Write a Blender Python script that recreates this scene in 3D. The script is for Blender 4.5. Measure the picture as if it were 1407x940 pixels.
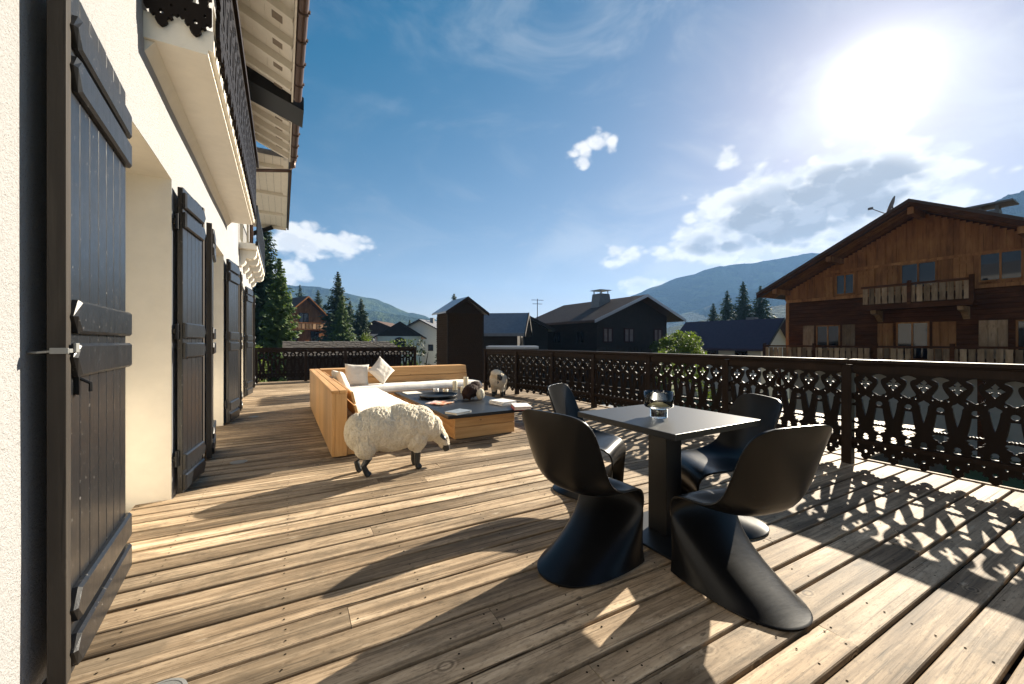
import bpy, bmesh, math, random
import numpy as np
from mathutils import Vector, Matrix, noise as mnoise
R = math.radians
random.seed(7)
rnd = random.Random(11)
scene = bpy.context.scene
for o in list(bpy.data.objects): bpy.data.objects.remove(o)

# ------------------------------------------------------------------ camera
CAMH = 1.2
YAW = 30.02
cam_d = bpy.data.cameras.new('camera'); cam_d.sensor_width = 36; cam_d.sensor_fit = 'HORIZONTAL'
cam_d.lens = 546.0/1407.0*36; cam_d.clip_start = 0.05; cam_d.clip_end = 20000
cam = bpy.data.objects.new('camera', cam_d); scene.collection.objects.link(cam)
cam.location = (0, 0, CAMH); cam.rotation_euler = (R(90), 0, R(-YAW))
scene.camera = cam

# ------------------------------------------------------------------ sun, sky, exposure
SUN_AZ, SUN_EL = 72.6, 25.6            # azimuth from +Y towards +X
sd = Vector((math.sin(R(SUN_AZ))*math.cos(R(SUN_EL)), math.cos(R(SUN_AZ))*math.cos(R(SUN_EL)), math.sin(R(SUN_EL))))
sun_d = bpy.data.lights.new('sun', 'SUN'); sun_d.energy = 5.0; sun_d.angle = R(0.5); sun_d.color = (1.0, 0.90, 0.74)
sun = bpy.data.objects.new('sun', sun_d); scene.collection.objects.link(sun)
sun.location = (30, 10, 20); sun.rotation_euler = sd.to_track_quat('Z', 'Y').to_euler()
vs = scene.view_settings
vs.view_transform = 'Standard'; vs.look = 'None'; vs.gamma = 1.0; vs.exposure = 1.68; vs.use_curve_mapping = False
try:
    scene.cycles.max_bounces = 7; scene.cycles.diffuse_bounces = 3; scene.cycles.glossy_bounces = 3; scene.cycles.volume_bounces = 0; scene.cycles.transparent_max_bounces = 12
except Exception: pass

world = bpy.data.worlds.new('World'); scene.world = world; world.use_nodes = True
W = world.node_tree; W.nodes.clear()
class NT:
    """small node-graph helper"""
    def __init__(s, nt): s.nt = nt
    def n(s, t, **k):
        nd = s.nt.nodes.new(t)
        for a, v in k.items(): setattr(nd, a, v)
        return nd
    def link(s, a, b): s.nt.links.new(a, b)
    def put(s, sock, v):
        if isinstance(v, bpy.types.NodeSocket): s.link(v, sock)
        elif v is not None: sock.default_value = v
    def math(s, op, a, b=None, c=None, clamp=False):
        nd = s.n('ShaderNodeMath', operation=op, use_clamp=clamp)
        s.put(nd.inputs[0], a)
        if b is not None: s.put(nd.inputs[1], b)
        if c is not None: s.put(nd.inputs[2], c)
        return nd.outputs[0]
    def vmath(s, op, a, b=None):
        nd = s.n('ShaderNodeVectorMath', operation=op); s.put(nd.inputs[0], a)
        if b is not None: s.put(nd.inputs[1], b)
        return nd.outputs['Value'] if op in ('DOT_PRODUCT', 'LENGTH') else nd.outputs[0]
    def ss(s, v, a, b):
        nd = s.n('ShaderNodeMapRange', interpolation_type='SMOOTHSTEP'); s.put(nd.inputs[0], v)
        nd.inputs[1].default_value = a; nd.inputs[2].default_value = b
        return nd.outputs[0]
    def mix(s, f, a, b, mode='MIX', clampf=True):
        nd = s.n('ShaderNodeMix', data_type='RGBA', blend_type=mode); nd.clamp_factor = clampf
        s.put(nd.inputs[0], f)
        s.put(nd.inputs[6], (*a, 1) if isinstance(a, tuple) and len(a) == 3 else a)
        s.put(nd.inputs[7], (*b, 1) if isinstance(b, tuple) and len(b) == 3 else b)
        return nd.outputs[2]
    def noise(s, vec, scale, detail=4, rough=.55, dist=0.0, out=0):
        nd = s.n('ShaderNodeTexNoise'); s.put(nd.inputs['Vector'], vec); nd.inputs['Scale'].default_value = scale
        nd.inputs['Detail'].default_value = detail; nd.inputs['Roughness'].default_value = rough
        nd.inputs['Distortion'].default_value = dist
        return nd.outputs[out]
    def ramp(s, fac, stops):
        nd = s.n('ShaderNodeValToRGB'); s.put(nd.inputs[0], fac); e = nd.color_ramp.elements
        while len(e) < len(stops): e.new(.5)
        for i, (p, c) in enumerate(stops): e[i].position = p; e[i].color = (*c, 1) if len(c) == 3 else c
        return nd.outputs[0]
    def mapping(s, vec, scale=(1, 1, 1), loc=(0, 0, 0), rot=(0, 0, 0)):
        nd = s.n('ShaderNodeMapping'); s.put(nd.inputs[0], vec); nd.inputs['Scale'].default_value = scale
        nd.inputs['Location'].default_value = loc; nd.inputs['Rotation'].default_value = rot
        return nd.outputs[0]

def cam_dir(u, v):
    """world direction through a point of the 1407x940 picture (used to lay out far things and clouds)"""
    a = (u-703.5)/546.0; b = (470.0-v)/546.0
    c, s = math.cos(R(YAW)), math.sin(R(YAW))
    return Vector((s+a*c, c-a*s, b))

def build_world():
    g = NT(W)
    tc = g.n('ShaderNodeTexCoord'); d = tc.outputs['Generated']
    sky = g.n('ShaderNodeTexSky', sky_type='NISHITA'); sky.sun_disc = False
    sky.sun_elevation = R(SUN_EL); sky.sun_rotation = R(SUN_AZ)
    sky.altitude = 1100; sky.air_density = 1.0; sky.dust_density = 0.5; sky.ozone_density = 1.6
    # contrast grade of the whole sky: deeper blue aloft, pale near the horizon
    sv = g.vmath('SUBTRACT', g.vmath('MULTIPLY', sky.outputs[0], (1.04, .79, .755)), (1.02, .40, .16))
    sv = g.vmath('MAXIMUM', sv, (.03, .10, .2))
    sp = g.n('ShaderNodeSeparateXYZ'); g.link(sv, sp.inputs[0]); cb = g.n('ShaderNodeCombineXYZ')
    for i in range(3):   # soft shoulder so that the sky round the sun keeps its tone
        e = g.math('EXPONENT', g.math('MULTIPLY', sp.outputs[i], -1/9.0)); g.link(g.math('MULTIPLY', g.math('SUBTRACT', 1.0, e), 9.0), cb.inputs[i])
    skyc = cb.outputs[0]
    cs = g.vmath('DOT_PRODUCT', d, tuple(sd))
    ang = g.math('MULTIPLY', g.math('ARCCOSINE', g.math('MINIMUM', cs, 0.99999)), 180/math.pi)
    # bright aureole round the sun
    glow = g.math('EXPONENT', g.math('MULTIPLY', ang, -1/1.15))
    glow2 = g.math('EXPONENT', g.math('MULTIPLY', ang, -1/9.0))
    out = g.mix(1.0, skyc, g.mix(glow2, (0, 0, 0), (.9, .9, .87)), 'ADD')
    # clouds: noise inside soft-edged patches on the sky sphere
    sep = g.n('ShaderNodeSeparateXYZ'); g.link(d, sep.inputs[0])
    n1 = g.noise(g.mapping(d, (1, 1, 1.7)), 15.0, 6, .60, .25)
    n2 = g.noise(g.mapping(d, (1, 1, 1.7), (3.1, 1.7, .4)), 6.0, 3, .55)
    wisp = g.noise(g.mapping(d, (1, 1, 2.2), (0.3, 2.1, 5.0)), 3.2, 5, .62, .7)
    lit = g.noise(g.mapping(d, (1, 1, 1.7), (0, 0, .035)), 15.0, 4, .60, .25)
    clouds = [  # (u, v, half-width deg, half-height deg, density)
        (418, 332, 5.0, 2.2, 1.0), (462, 336, 4.0, 1.7, 1.0), (398, 374, 3.4, 1.5, .95), (440, 382, 2.2, .8, .6),
        (1075, 300, 9.0, 4.2, 1.3), (1160, 268, 8.5, 3.8, 1.3), (985, 336, 7.0, 2.2, 1.1), (1255, 270, 5.0, 2.0, 1.0), (1120, 330, 9, 2.4, 1.0), (1040, 255, 3, 1.3, .8),
        (824, 196, 2.0, 1.1, .80), (802, 214, 1.9, 1.2, .78), (858, 350, 3.0, 1.6, .9), (836, 360, 1.6, .8, .7), (880, 392, 3.4, 1.3, .9),
        (1000, 216, 1.6, 1.1, .72), (1080, 245, 4.2, 2.0, .55), (930, 345, 2.5, 1.0, .7)]
    tot = None; core = None
    for (u, v, hw, hh, den) in clouds:
        c = cam_dir(u, v).normalized()
        rt = Vector((c.y, -c.x, 0)).normalized(); up = rt.cross(c)
        mp = g.n('ShaderNodeMapping', vector_type='TEXTURE'); g.link(d, mp.inputs[0]); mp.inputs['Location'].default_value = c
        mp.inputs['Rotation'].default_value = Matrix((rt, up, c)).transposed().to_euler(); mp.inputs['Scale'].default_value = (math.sin(R(hw)), math.sin(R(hh)), .5)
        mr = g.n('ShaderNodeMapRange', interpolation_type='SMOOTHSTEP'); g.link(g.vmath('LENGTH', mp.outputs[0]), mr.inputs[0])
        mr.inputs[1].default_value = 0; mr.inputs[2].default_value = 2.0; mr.inputs[3].default_value = den; mr.inputs[4].default_value = 0; m = mr.outputs[0]
        tot = m if tot is None else g.math('MAXIMUM', tot, m)
    warp = g.vmath('MULTIPLY', g.noise(d, 9.0, 3, .6, 0, 1), (.05, .05, .05))
    def billow(loc, sc):
        vo = g.n('ShaderNodeTexVoronoi', feature='F1'); wv = g.vmath('ADD', g.mapping(d, (1, 1, 1.5), loc), warp)
        g.link(wv, vo.inputs['Vector']); vo.inputs['Scale'].default_value = sc; return vo.outputs['Distance']
    bl = g.math('ADD', g.math('MULTIPLY', billow((0, 0, 0), 19.0), .6), g.math('MULTIPLY', billow((1, 2, 3), 44.0), .4))
    blb = billow((0, 0, 0), 19.0); bl2 = billow(tuple(-sd*.012), 19.0)
    nn = g.math('ADD', g.math('ADD', g.math('MULTIPLY', n1, .40), g.math('MULTIPLY', n2, .25)), g.math('MULTIPLY', g.math('SUBTRACT', .85, bl), .42))
    dens = g.math('ADD', tot, g.math('MULTIPLY', g.math('SUBTRACT', nn, .5), 1.9))
    mask = g.math('MULTIPLY', g.ss(dens, .36, .70), g.ss(tot, .08, .22))
    thick = g.ss(dens, .66, 1.0)
    # wispy thin veil, stronger nearer the sun's side as thin cloud is there
    veil = g.math('MULTIPLY', g.ss(wisp, .42, .74), g.math('MULTIPLY', g.math('EXPONENT', g.math('MULTIPLY', ang, -1/34.0)), .8))
    shade = g.math('MULTIPLY', g.math('MULTIPLY', thick, g.ss(tot, .72, 1.05)), g.ss(g.math('SUBTRACT', ang, 0.0), 48, 20))   # backlit: thick cores grey near the sun
    cc = g.mix(shade, (6.6, 6.5, 6.3), (2.45, 2.6, 2.85))
    relief = g.math('MULTIPLY', g.ss(g.math('ADD', g.math('MULTIPLY', g.math('SUBTRACT', lit, n1), .8), g.math('MULTIPLY', g.math('SUBTRACT', blb, bl2), .7)), -.07, .09), .42)
    cc = g.mix(relief, cc, (4.1, 4.35, 4.8))
    out = g.mix(veil, out, (5.3, 5.45, 5.55))
    out = g.mix(mask, out, cc)
    out = g.mix(1.0, out, g.mix(glow, (0, 0, 0), (45, 44, 41)), 'ADD')
    out = g.mix(1.0, out, g.mix(g.math('EXPONENT', g.math('MULTIPLY', ang, -1/4.6)), (0, 0, 0), (3.2, 3.2, 3.1)), 'ADD')
    bg = g.n('ShaderNodeBackground'); g.link(out, bg.inputs[0]); bg.inputs[1].default_value = 0.05
    w = g.n('ShaderNodeOutputWorld'); g.link(bg.outputs[0], w.inputs[0])
build_world()

# ------------------------------------------------------------------ helpers
C = scene.collection
MATS = {}
class Mat(NT):
    def __init__(s, name):
        m = bpy.data.materials.new(name); m.use_nodes = True; s.m = m
        super().__init__(m.node_tree); m.node_tree.nodes.clear()
        s.out = s.n('ShaderNodeOutputMaterial'); s.b = s.n('ShaderNodeBsdfPrincipled')
        s.link(s.b.outputs[0], s.out.inputs[0])
        s.tc = s.n('ShaderNodeTexCoord'); s.obj = s.tc.outputs['Object']
        MATS[name] = m
    def rndvec(s):
        oi = s.n('ShaderNodeObjectInfo'); s.rand = oi.outputs['Random']
        cx = s.n('ShaderNodeCombineXYZ')
        for i, k in enumerate((37.0, 91.0, 53.0)): s.link(s.math('MULTIPLY', s.rand, k), cx.inputs[i])
        return s.vmath('ADD', s.obj, cx.outputs[0])
    def set(s, base=None, rough=None, metal=None, spec=None, **k):
        for nm, v in (('Base Color', base), ('Roughness', rough), ('Metallic', metal), ('Specular IOR Level', spec)):
            if v is None: continue
            if isinstance(v, tuple) and len(v) == 3: v = (*v, 1)
            s.put(s.b.inputs[nm], v)
        for nm, v in k.items(): s.put(s.b.inputs[nm.replace('_', ' ')], v)
        return s
    def bump(s, hgt, strength=.3, dist=.01):
        b = s.n('ShaderNodeBump'); b.inputs['Strength'].default_value = strength; b.inputs['Distance'].default_value = dist
        s.link(hgt, b.inputs['Height']); s.link(b.outputs[0], s.b.inputs['Normal']); return s

class MB:
    """collects shapes (world coordinates) for ONE mesh object"""
    def __init__(s): s.v = []; s.f = []; s.mi = []; s.cur = 0
    def add(s, vs, fs):
        o = len(s.v); s.v += [tuple(p) for p in vs]
        for q in fs: s.f.append(tuple(i+o for i in q)); s.mi.append(s.cur)
    def box(s, x0, x1, y0, y1, z0, z1):
        vs = [(x, y, z) for z in (z0, z1) for (x, y) in ((x0, y0), (x1, y0), (x1, y1), (x0, y1))]
        s.add(vs, [(3, 2, 1, 0), (4, 5, 6, 7), (0, 1, 5, 4), (1, 2, 6, 5), (2, 3, 7, 6), (3, 0, 4, 7)])
    def cbox(s, x0, x1, y0, y1, z0, z1, b=.004):
        """box with all edges chamfered"""
        bm = bmesh.new(); bmesh.ops.create_cube(bm, size=1)
        for v in bm.verts: v.co = Vector((x0 if v.co.x < 0 else x1, y0 if v.co.y < 0 else y1, z0 if v.co.z < 0 else z1))
        bmesh.ops.bevel(bm, geom=bm.edges[:], offset=b, segments=1, affect='EDGES')
        s.bm(bm)
    def obox(s, c, ax, ay, az, b=0):
        """oriented box: centre and three half-axis vectors"""
        c, ax, ay, az = map(Vector, (c, ax, ay, az))
        vs = [c+ax*i+ay*j+az*k for k in (-1, 1) for (i, j) in ((-1, -1), (1, -1), (1, 1), (-1, 1))]
        fs = [(3, 2, 1, 0), (4, 5, 6, 7), (0, 1, 5, 4), (1, 2, 6, 5), (2, 3, 7, 6), (3, 0, 4, 7)]
        if ax.cross(ay).dot(az) < 0: fs = [q[::-1] for q in fs]
        s.add(vs, fs)
    def bm(s, bm, M=None):
        bm.verts.ensure_lookup_table(); bm.verts.index_update()
        s.add([(M @ v.co if M else v.co) for v in bm.verts], [tuple(v.index for v in q.verts) for q in bm.faces]); bm.free()
    def prism(s, poly, axis, a0, a1):
        """extrude a 2-D polygon along axis 0/1/2; poly in the other two coordinates (cyclic order)"""
        n = len(poly)
        def P(p, a):
            return (a, p[0], p[1]) if axis == 0 else (p[0], a, p[1]) if axis == 1 else (p[0], p[1], a)
        vs = [P(p, a0) for p in poly]+[P(p, a1) for p in poly]
        s.add(vs, [tuple(range(n))[::-1], tuple(range(n, 2*n))]+[(i, (i+1) % n, n+(i+1) % n, n+i) for i in range(n)])
    def tube(s, pts, r, n=8, cap=True):
        pts = [Vector(p) for p in pts]; rs = r if isinstance(r, (list, tuple)) else [r]*len(pts)
        vs = []; fs = []
        up = Vector((0, 0, 1))
        for i, p in enumerate(pts):
            t = (pts[min(i+1, len(pts)-1)]-pts[max(i-1, 0)]).normalized()
            a = t.cross(up if abs(t.z) < .95 else Vector((1, 0, 0))).normalized(); b = t.cross(a)
            for k in range(n):
                q = 2*math.pi*k/n; vs.append(p+(a*math.cos(q)+b*math.sin(q))*rs[i])
        for i in range(len(pts)-1):
            for k in range(n): fs.append((i*n+k, (i+1)*n+k, (i+1)*n+(k+1) % n, i*n+(k+1) % n))
        if cap: fs += [tuple(range(n)), tuple(range((len(pts)-1)*n, len(pts)*n))[::-1]]
        s.add(vs, fs)
    def lathe(s, prof, c, n=24, sx=1, sy=1):
        vs = []; fs = []
        for (r, z) in prof:
            for k in range(n):
                q = 2*math.pi*k/n; vs.append((c[0]+r*sx*math.cos(q), c[1]+r*sy*math.sin(q), c[2]+z))
        for i in range(len(prof)-1):
            for k in range(n): fs.append((i*n+k, i*n+(k+1) % n, (i+1)*n+(k+1) % n, (i+1)*n+k))
        fs += [tuple(range(n))[::-1], tuple(range((len(prof)-1)*n, len(prof)*n))]
        s.add(vs, fs)
    def quad(s, a, b, c, d): s.add([a, b, c, d], [(0, 1, 2, 3)])
    def mesh(s, name, mats=(), inv=None, smooth=False, fix=False):
        me = bpy.data.meshes.new(name)
        vs = s.v if inv is None else [inv @ Vector(p) for p in s.v]
        me.from_pydata([tuple(p) for p in vs], [], s.f)
        for m in mats: me.materials.append(m)
        if len(mats) > 1: me.polygons.foreach_set('material_index', s.mi)
        if smooth: me.polygons.foreach_set('use_smooth', [True]*len(me.polygons))
        if fix:
            b = bmesh.new(); b.from_mesh(me); bmesh.ops.recalc_face_normals(b, faces=b.faces[:]); b.to_mesh(me); b.free()
        me.update(); return me
    def build(s, name, mat, parent=None, smooth=False, fix=False, bevel=0):
        """link as one object; vertices are world coordinates, stored relative to the parent"""
        inv = wm(parent).inverted() if parent else None
        mats = [MATS[m] for m in (mat if isinstance(mat, (list, tuple)) else [mat])]
        o = bpy.data.objects.new(name, s.mesh(name, mats, inv, smooth, fix)); C.objects.link(o); o.parent = parent
        if bevel:
            md = o.modifiers.new('bevel', 'BEVEL'); md.width = bevel; md.segments = 2; md.limit_method = 'ANGLE'
        return o
def wm(o):
    M = o.matrix_basis.copy()
    while o.parent: o = o.parent; M = o.matrix_basis @ M
    return M
def tag(o, label=None, cat=None, group=None, kind=None):
    for k, v in (('label', label), ('category', cat), ('group', group), ('kind', kind)):
        if v: o[k] = v
    return o
def thing(name, loc=(0, 0, 0), label=None, cat=None, group=None, rz=0, kind=None):
    o = bpy.data.objects.new(name, None); C.objects.link(o); o.location = loc; o.rotation_euler = (0, 0, rz)
    o.empty_display_size = .2
    return tag(o, label, cat, group, kind)
def place(name, me, parent, loc, rz=0, rot=None):
    """a piece sharing mesh data; loc is relative to parent"""
    o = bpy.data.objects.new(name, me); C.objects.link(o); o.parent = parent; o.location = loc
    o.rotation_euler = rot if rot else (0, 0, rz); return o
def copy_tree(o, parent=None):
    c = o.copy(); C.objects.link(c); c.parent = parent
    for ch in list(o.children): copy_tree(ch, c)
    return c
def one(name, mat, fn, parent=None, **k):
    mb = MB(); fn(mb); return mb.build(name, mat, parent, **k)
def wall_grid(mb, us, zs, holes, fn, depth):
    """wall face cut by rectangular holes (u0,u1,z0,z1); fn(u,z,d) -> point; adds reveals 'depth' deep"""
    us = sorted(set(us) | {h[0] for h in holes} | {h[1] for h in holes}); zs = sorted(set(zs) | {h[2] for h in holes} | {h[3] for h in holes})
    for i in range(len(us)-1):
        for j in range(len(zs)-1):
            um, zm = (us[i]+us[i+1])/2, (zs[j]+zs[j+1])/2
            if any(h[0] < um < h[1] and h[2] < zm < h[3] for h in holes): continue
            mb.quad(fn(us[i], zs[j], 0), fn(us[i+1], zs[j], 0), fn(us[i+1], zs[j+1], 0), fn(us[i], zs[j+1], 0))
    for (a, b, z0, z1) in holes:
        for (p, q, r, t) in (((a, z0), (a, z1), 0, 0), ((b, z1), (b, z0), 0, 0), ((a, z1), (b, z1), 0, 0), ((b, z0), (a, z0), 0, 0)):
            mb.quad(fn(*p, 0), fn(*q, 0), fn(*q, depth), fn(*p, depth))
def eval_mesh(o, name):
    dg = bpy.context.evaluated_depsgraph_get()
    me = bpy.data.meshes.new_from_object(o.evaluated_get(dg)); me.name = name
    d = o.data; bpy.data.objects.remove(o)
    return me
def fret_mesh(name, loops, thick, mat, bev=.0):
    """filled 2-D curve (outer outline + holes) extruded; local x across, z up, y thickness"""
    cu = bpy.data.curves.new(name, 'CURVE'); cu.dimensions = '2D'; cu.fill_mode = 'BOTH'; cu.extrude = thick/2
    for lp in loops:
        sp = cu.splines.new('POLY'); sp.points.add(len(lp)-1); sp.use_cyclic_u = True
        for p, (x, y) in zip(sp.points, lp): p.co = (x, y, 0, 1)
    o = bpy.data.objects.new(name, cu); C.objects.link(o); bpy.context.view_layer.update()
    me = eval_mesh(o, name); me.transform(Matrix.Rotation(R(90), 4, 'X'))
    me.materials.clear(); me.materials.append(MATS[mat]); me.update(); return me

# ------------------------------------------------------------------ materials
def wood_mat(name, stops, axis='X', grain=26, rough=.6, spec=.3, bump=.25, knots=True, tone=.25, along=1.1, per=True, wear=False):
    m = Mat(name); v = m.rndvec() if per else m.obj
    if not per: m.rand = .5
    sc = {'X': (along, grain, grain), 'Y': (grain, along, grain), 'Z': (grain, grain, along)}[axis]
    vv = m.mapping(v, sc)
    big = m.noise(m.mapping(v, tuple(k*.22 if k > 2 else k*.8 for k in sc)), 1.0, 4, .6, .6)
    fine = m.noise(vv, 1.0, 7, .65, .8)
    fine2 = m.noise(m.mapping(v, tuple(k*3.2 if k > 2 else k for k in sc)), 1.0, 4, .6, .3)
    g = m.math('ADD', m.math('MULTIPLY', fine, .5), m.math('MULTIPLY', big, .5))
    if knots:
        ks = tuple(k*.16 if k > 2 else 2.1 for k in sc)
        vo = m.n('ShaderNodeTexVoronoi'); m.link(m.mapping(v, ks), vo.inputs['Vector']); vo.inputs['Scale'].default_value = 1.0
        vo.inputs['Randomness'].default_value = 1.0
        kd = vo.outputs['Distance']
        ring = m.math('SINE', m.math('MULTIPLY', kd, 150.0))
        near = m.ss(kd, .15, .04)
        g = m.math('ADD', g, m.math('MULTIPLY', m.math('MULTIPLY', ring, near), .10))
    col = m.ramp(g, stops)
    if knots:
        core = m.ss(kd, .045, .022)
        col = m.mix(m.math('MULTIPLY', core, .7), col, tuple(c*.45 for c in stops[0][1]))
    col = m.mix(m.math('MULTIPLY', m.ss(fine2, .54 if wear else .60, .70), .6), col, tuple(c*.5 for c in stops[0][1]))
    if wear:
        g1 = m.noise(m.mapping(v, (1.1, 2.6, 2.6)), 2.3, 6, .7, .6); g2 = m.noise(m.mapping(v, (3, 9, 9)), 2.0, 5, .65)
        col = m.mix(m.math('MULTIPLY', m.ss(g1, .46, .68), .65), col, (.115, .090, .062))      # grey grime
        col = m.mix(m.math('MULTIPLY', m.ss(g2, .62, .76), .55), col, (.62, .52, .39))         # scuffed pale spots
        mo = m.noise(m.mapping(v, (9, 34, 34)), 2.6, 5, .72)
        col = m.mix(m.math('MULTIPLY', m.ss(mo, .50, .70), .62), col, (.085, .060, .037))      # fine mottled weathering
        st = m.noise(m.mapping(v, (6, 14, 14), (3, 5, 1)), 1.0, 4, .6); col = m.mix(m.math('MULTIPLY', m.ss(st, .66, .74), .75), col, (.050, .036, .024))   # spots and stains
        cr = m.noise(m.mapping(v, (.45, 46, 46)), 1.0, 3, .6, 1.0)
        col = m.mix(m.math('MULTIPLY', m.ss(cr, .655, .69), .9), col, (.03, .022, .015))        # drying cracks
    if per:
        t = m.math('ADD', m.math('MULTIPLY', m.rand, tone*2), 1-tone)
        cx = m.n('ShaderNodeCombineXYZ')
        for i in range(3): m.link(t, cx.inputs[i])
        col = m.mix(1.0, col, cx.outputs[0], 'MULTIPLY')
    m.set(base=col, rough=rough, spec=spec)
    m.bump(m.math('ADD', m.math('MULTIPLY', fine2, .6), fine), bump, .004)
    return m

wood_mat('deck_wood', [(.34, (.065, .045, .028)), (.45, (.225, .162, .102)), (.55, (.41, .308, .203)), (.68, (.63, .505, .36))],
         'X', 20, .70, .18, .7, True, .30, .8, True, True)
wood_mat('larch', [(.25, (.36, .180, .062)), (.5, (.53, .300, .120)), (.75, (.67, .425, .195))], 'X', 22, .5, .3, .15, True, .12)
wood_mat('larch_v', [(.25, (.36, .180, .062)), (.5, (.53, .300, .120)), (.75, (.67, .425, .195))], 'Z', 22, .5, .3, .15, True, .14)
wood_mat('larch_y', [(.25, (.36, .180, .062)), (.5, (.53, .300, .120)), (.75, (.67, .425, .195))], 'Y', 22, .5, .3, .15, True, .12)
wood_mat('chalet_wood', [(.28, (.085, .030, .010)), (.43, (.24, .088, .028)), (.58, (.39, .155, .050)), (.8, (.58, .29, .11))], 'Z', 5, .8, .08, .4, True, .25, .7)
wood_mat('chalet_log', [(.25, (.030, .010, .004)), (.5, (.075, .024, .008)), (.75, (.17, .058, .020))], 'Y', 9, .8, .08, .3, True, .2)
wood_mat('balcony_wood', [(.28, (.09, .045, .022)), (.5, (.30, .165, .080)), (.75, (.52, .32, .175))], 'Z', 6, .8, .1, .3, True, .45)
wood_mat('dark_wood', [(.3, (.008, .0055, .004)), (.55, (.017, .012, .009)), (.8, (.032, .022, .016))], 'Y', 10, .65, .25, .3, False, .2)
wood_mat('post_wood', [(.3, (.008, .0045, .003)), (.55, (.017, .0095, .006)), (.8, (.034, .020, .013))], 'Z', 16, .5, .14, .3, False, .12)
wood_mat('old_edge_wood', [(.3, (.014, .011, .009)), (.55, (.034, .028, .022)), (.8, (.075, .063, .050))], 'Z', 20, .7, .25, .4, True, .1)

def plain(name, base, rough=.5, spec=.5, metal=0, nscale=0, var=.2, bump=0, bd=.005, coat=0):
    m = Mat(name); v = m.rndvec()
    col = (*base, 1)
    if nscale:
        n = m.noise(v, nscale, 5, .6)
        col = m.mix(n, tuple(c*(1-var) for c in base), tuple(min(1, c*(1+var)) for c in base))
        if bump: m.bump(n, bump, bd)
    m.set(base=col, rough=rough, spec=spec, metal=metal)
    if coat: m.set(Coat_Weight=coat, Coat_Roughness=.15)
    return m
plain('black_iron', (.006, .006, .0065), .45, .3, .0, 30, .3)
plain('screw', (.02, .016, .012), 1.0, .0)
plain('disc_metal', (.22, .22, .21), .5, .3, .3)
plain('white_metal', (.55, .54, .50), .35, .5, .6)
plain('table_black', (.009, .010, .0115), .40, .36, 0, 60, .25, .04, .002)
def chair_plastic():
    m = Mat('chair_black'); v = m.rndvec(); n = m.noise(v, 7, 5, .65); sc = m.noise(m.mapping(v, (3, 40, 18)), 4.0, 4, .7, 1.0)
    col = m.mix(m.math('MULTIPLY', m.ss(n, .55, .85), .5), (.0036, .0036, .004), (.010, .0095, .009))
    m.set(base=col, rough=m.math('ADD', .20, m.math('MULTIPLY', m.math('ADD', n, sc), .11)), spec=.22)
chair_plastic()
plain('book_white', (.74, .73, .70), .5, .4)
plain('book_page', (.66, .62, .54), .8, .2, 0, 90, .15)
plain('book_red', (.55, .10, .07), .4, .4)
plain('book_grey', (.22, .25, .28), .4, .4, 0, 25, .5)
plain('candle', (.80, .70, .50), .45, .4)
plain('black_hoof', (.018, .020, .022), .35, .5, 0, 40, .3, .1)
plain('brown_fur', (.030, .014, .010), .8, .2, 0, 60, .6, .8, .01)
plain('plaster_tan', (.80, .75, .65), .9, .2, 0, 9, .10, .12, .01)
plain('white_paint', (.78, .72, .62), .7, .25, 0, 8, .10, .08, .004)
plain('vent_wood', (.26, .21, .16), .8, .2, 0, 30, .3)
plain('copper_pipe', (.10, .060, .045), .45, .5, .4, 20, .3)
plain('chalet_plaster', (.36, .31, .25), .9, .2, 0, 3, .15, .2, .02)
plain('house_white', (.62, .60, .55), .9, .2, 0, 3, .10, .1, .02)
plain('stone_grey', (.20, .19, .18), .9, .2, 0, 8, .35, .3, .02)
plain('slate_roof', (.15, .15, .16), .55, .35, 0, 5, .35, .3, .02)
plain('brown_roof', (.085, .048, .033), .75, .25, 0, 4, .4, .5, .03)
plain('purple_roof', (.055, .028, .042), .6, .3, 0, 4, .35, .3, .03)
plain('lichen_roof', (.075, .066, .058), .9, .15, 0, 7, .75, .8, .04)
plain('zinc', (.35, .37, .40), .4, .5, .6)
plain('dark_red', (.035, .012, .011), .8, .2)
plain('curtain', (.16, .115, .105), .5, .4, 0, 3, .7)
plain('car_blue', (.03, .09, .22), .25, .5, .3, 0, 0, 0, 0, .8)
plain('car_white', (.68, .68, .68), .25, .5, 0, 0, 0, 0, 0, .8)
plain('rubber', (.015, .015, .015), .8, .2)
plain('bark', (.07, .048, .034), .9, .2, 0, 9, .4, .6, .02)

def stucco():
    m = Mat('stucco'); v = m.obj
    n1 = m.noise(v, 60, 6, .7); n2 = m.noise(v, 1.3, 4, .6); n3 = m.noise(v, 190, 3, .6); n4 = m.noise(m.mapping(v, (1, 3, .35)), 4.5, 5, .7)
    col = m.mix(n2, (.345, .340, .338), (.405, .402, .400))
    col = m.mix(m.math('MULTIPLY', m.ss(n4, .60, .80), .5), col, (.25, .205, .155))
    col = m.mix(m.math('MULTIPLY', m.ss(n3, .60, .68), .75), col, (.13, .11, .085))      # open pores
    m.set(base=col, rough=.92, spec=.15)
    m.bump(m.math('ADD', m.math('ADD', n1, m.math('MULTIPLY', n3, .6)), m.math('MULTIPLY', n2, 1.2)), .85, .016)
stucco()
def shutter_paint():
    m = Mat('shutter_paint'); v = m.rndvec()
    g = m.noise(m.mapping(v, (30, 30, 1.6)), 1.0, 6, .65, .5); n = m.noise(v, 14, 5, .6); sp = m.noise(v, 55, 3, .6)
    col = m.mix(g, (.0045, .0055, .0075), (.013, .0135, .015))
    col = m.mix(m.math('MULTIPLY', m.ss(sp, .665, .72), .75), col, (.17, .16, .15))
    m.set(base=col, rough=m.math('ADD', .22, m.math('MULTIPLY', n, .22)), spec=.42)
    m.bump(m.math('ADD', g, m.math('MULTIPLY', n, .3)), .28, .004)
shutter_paint()
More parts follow.
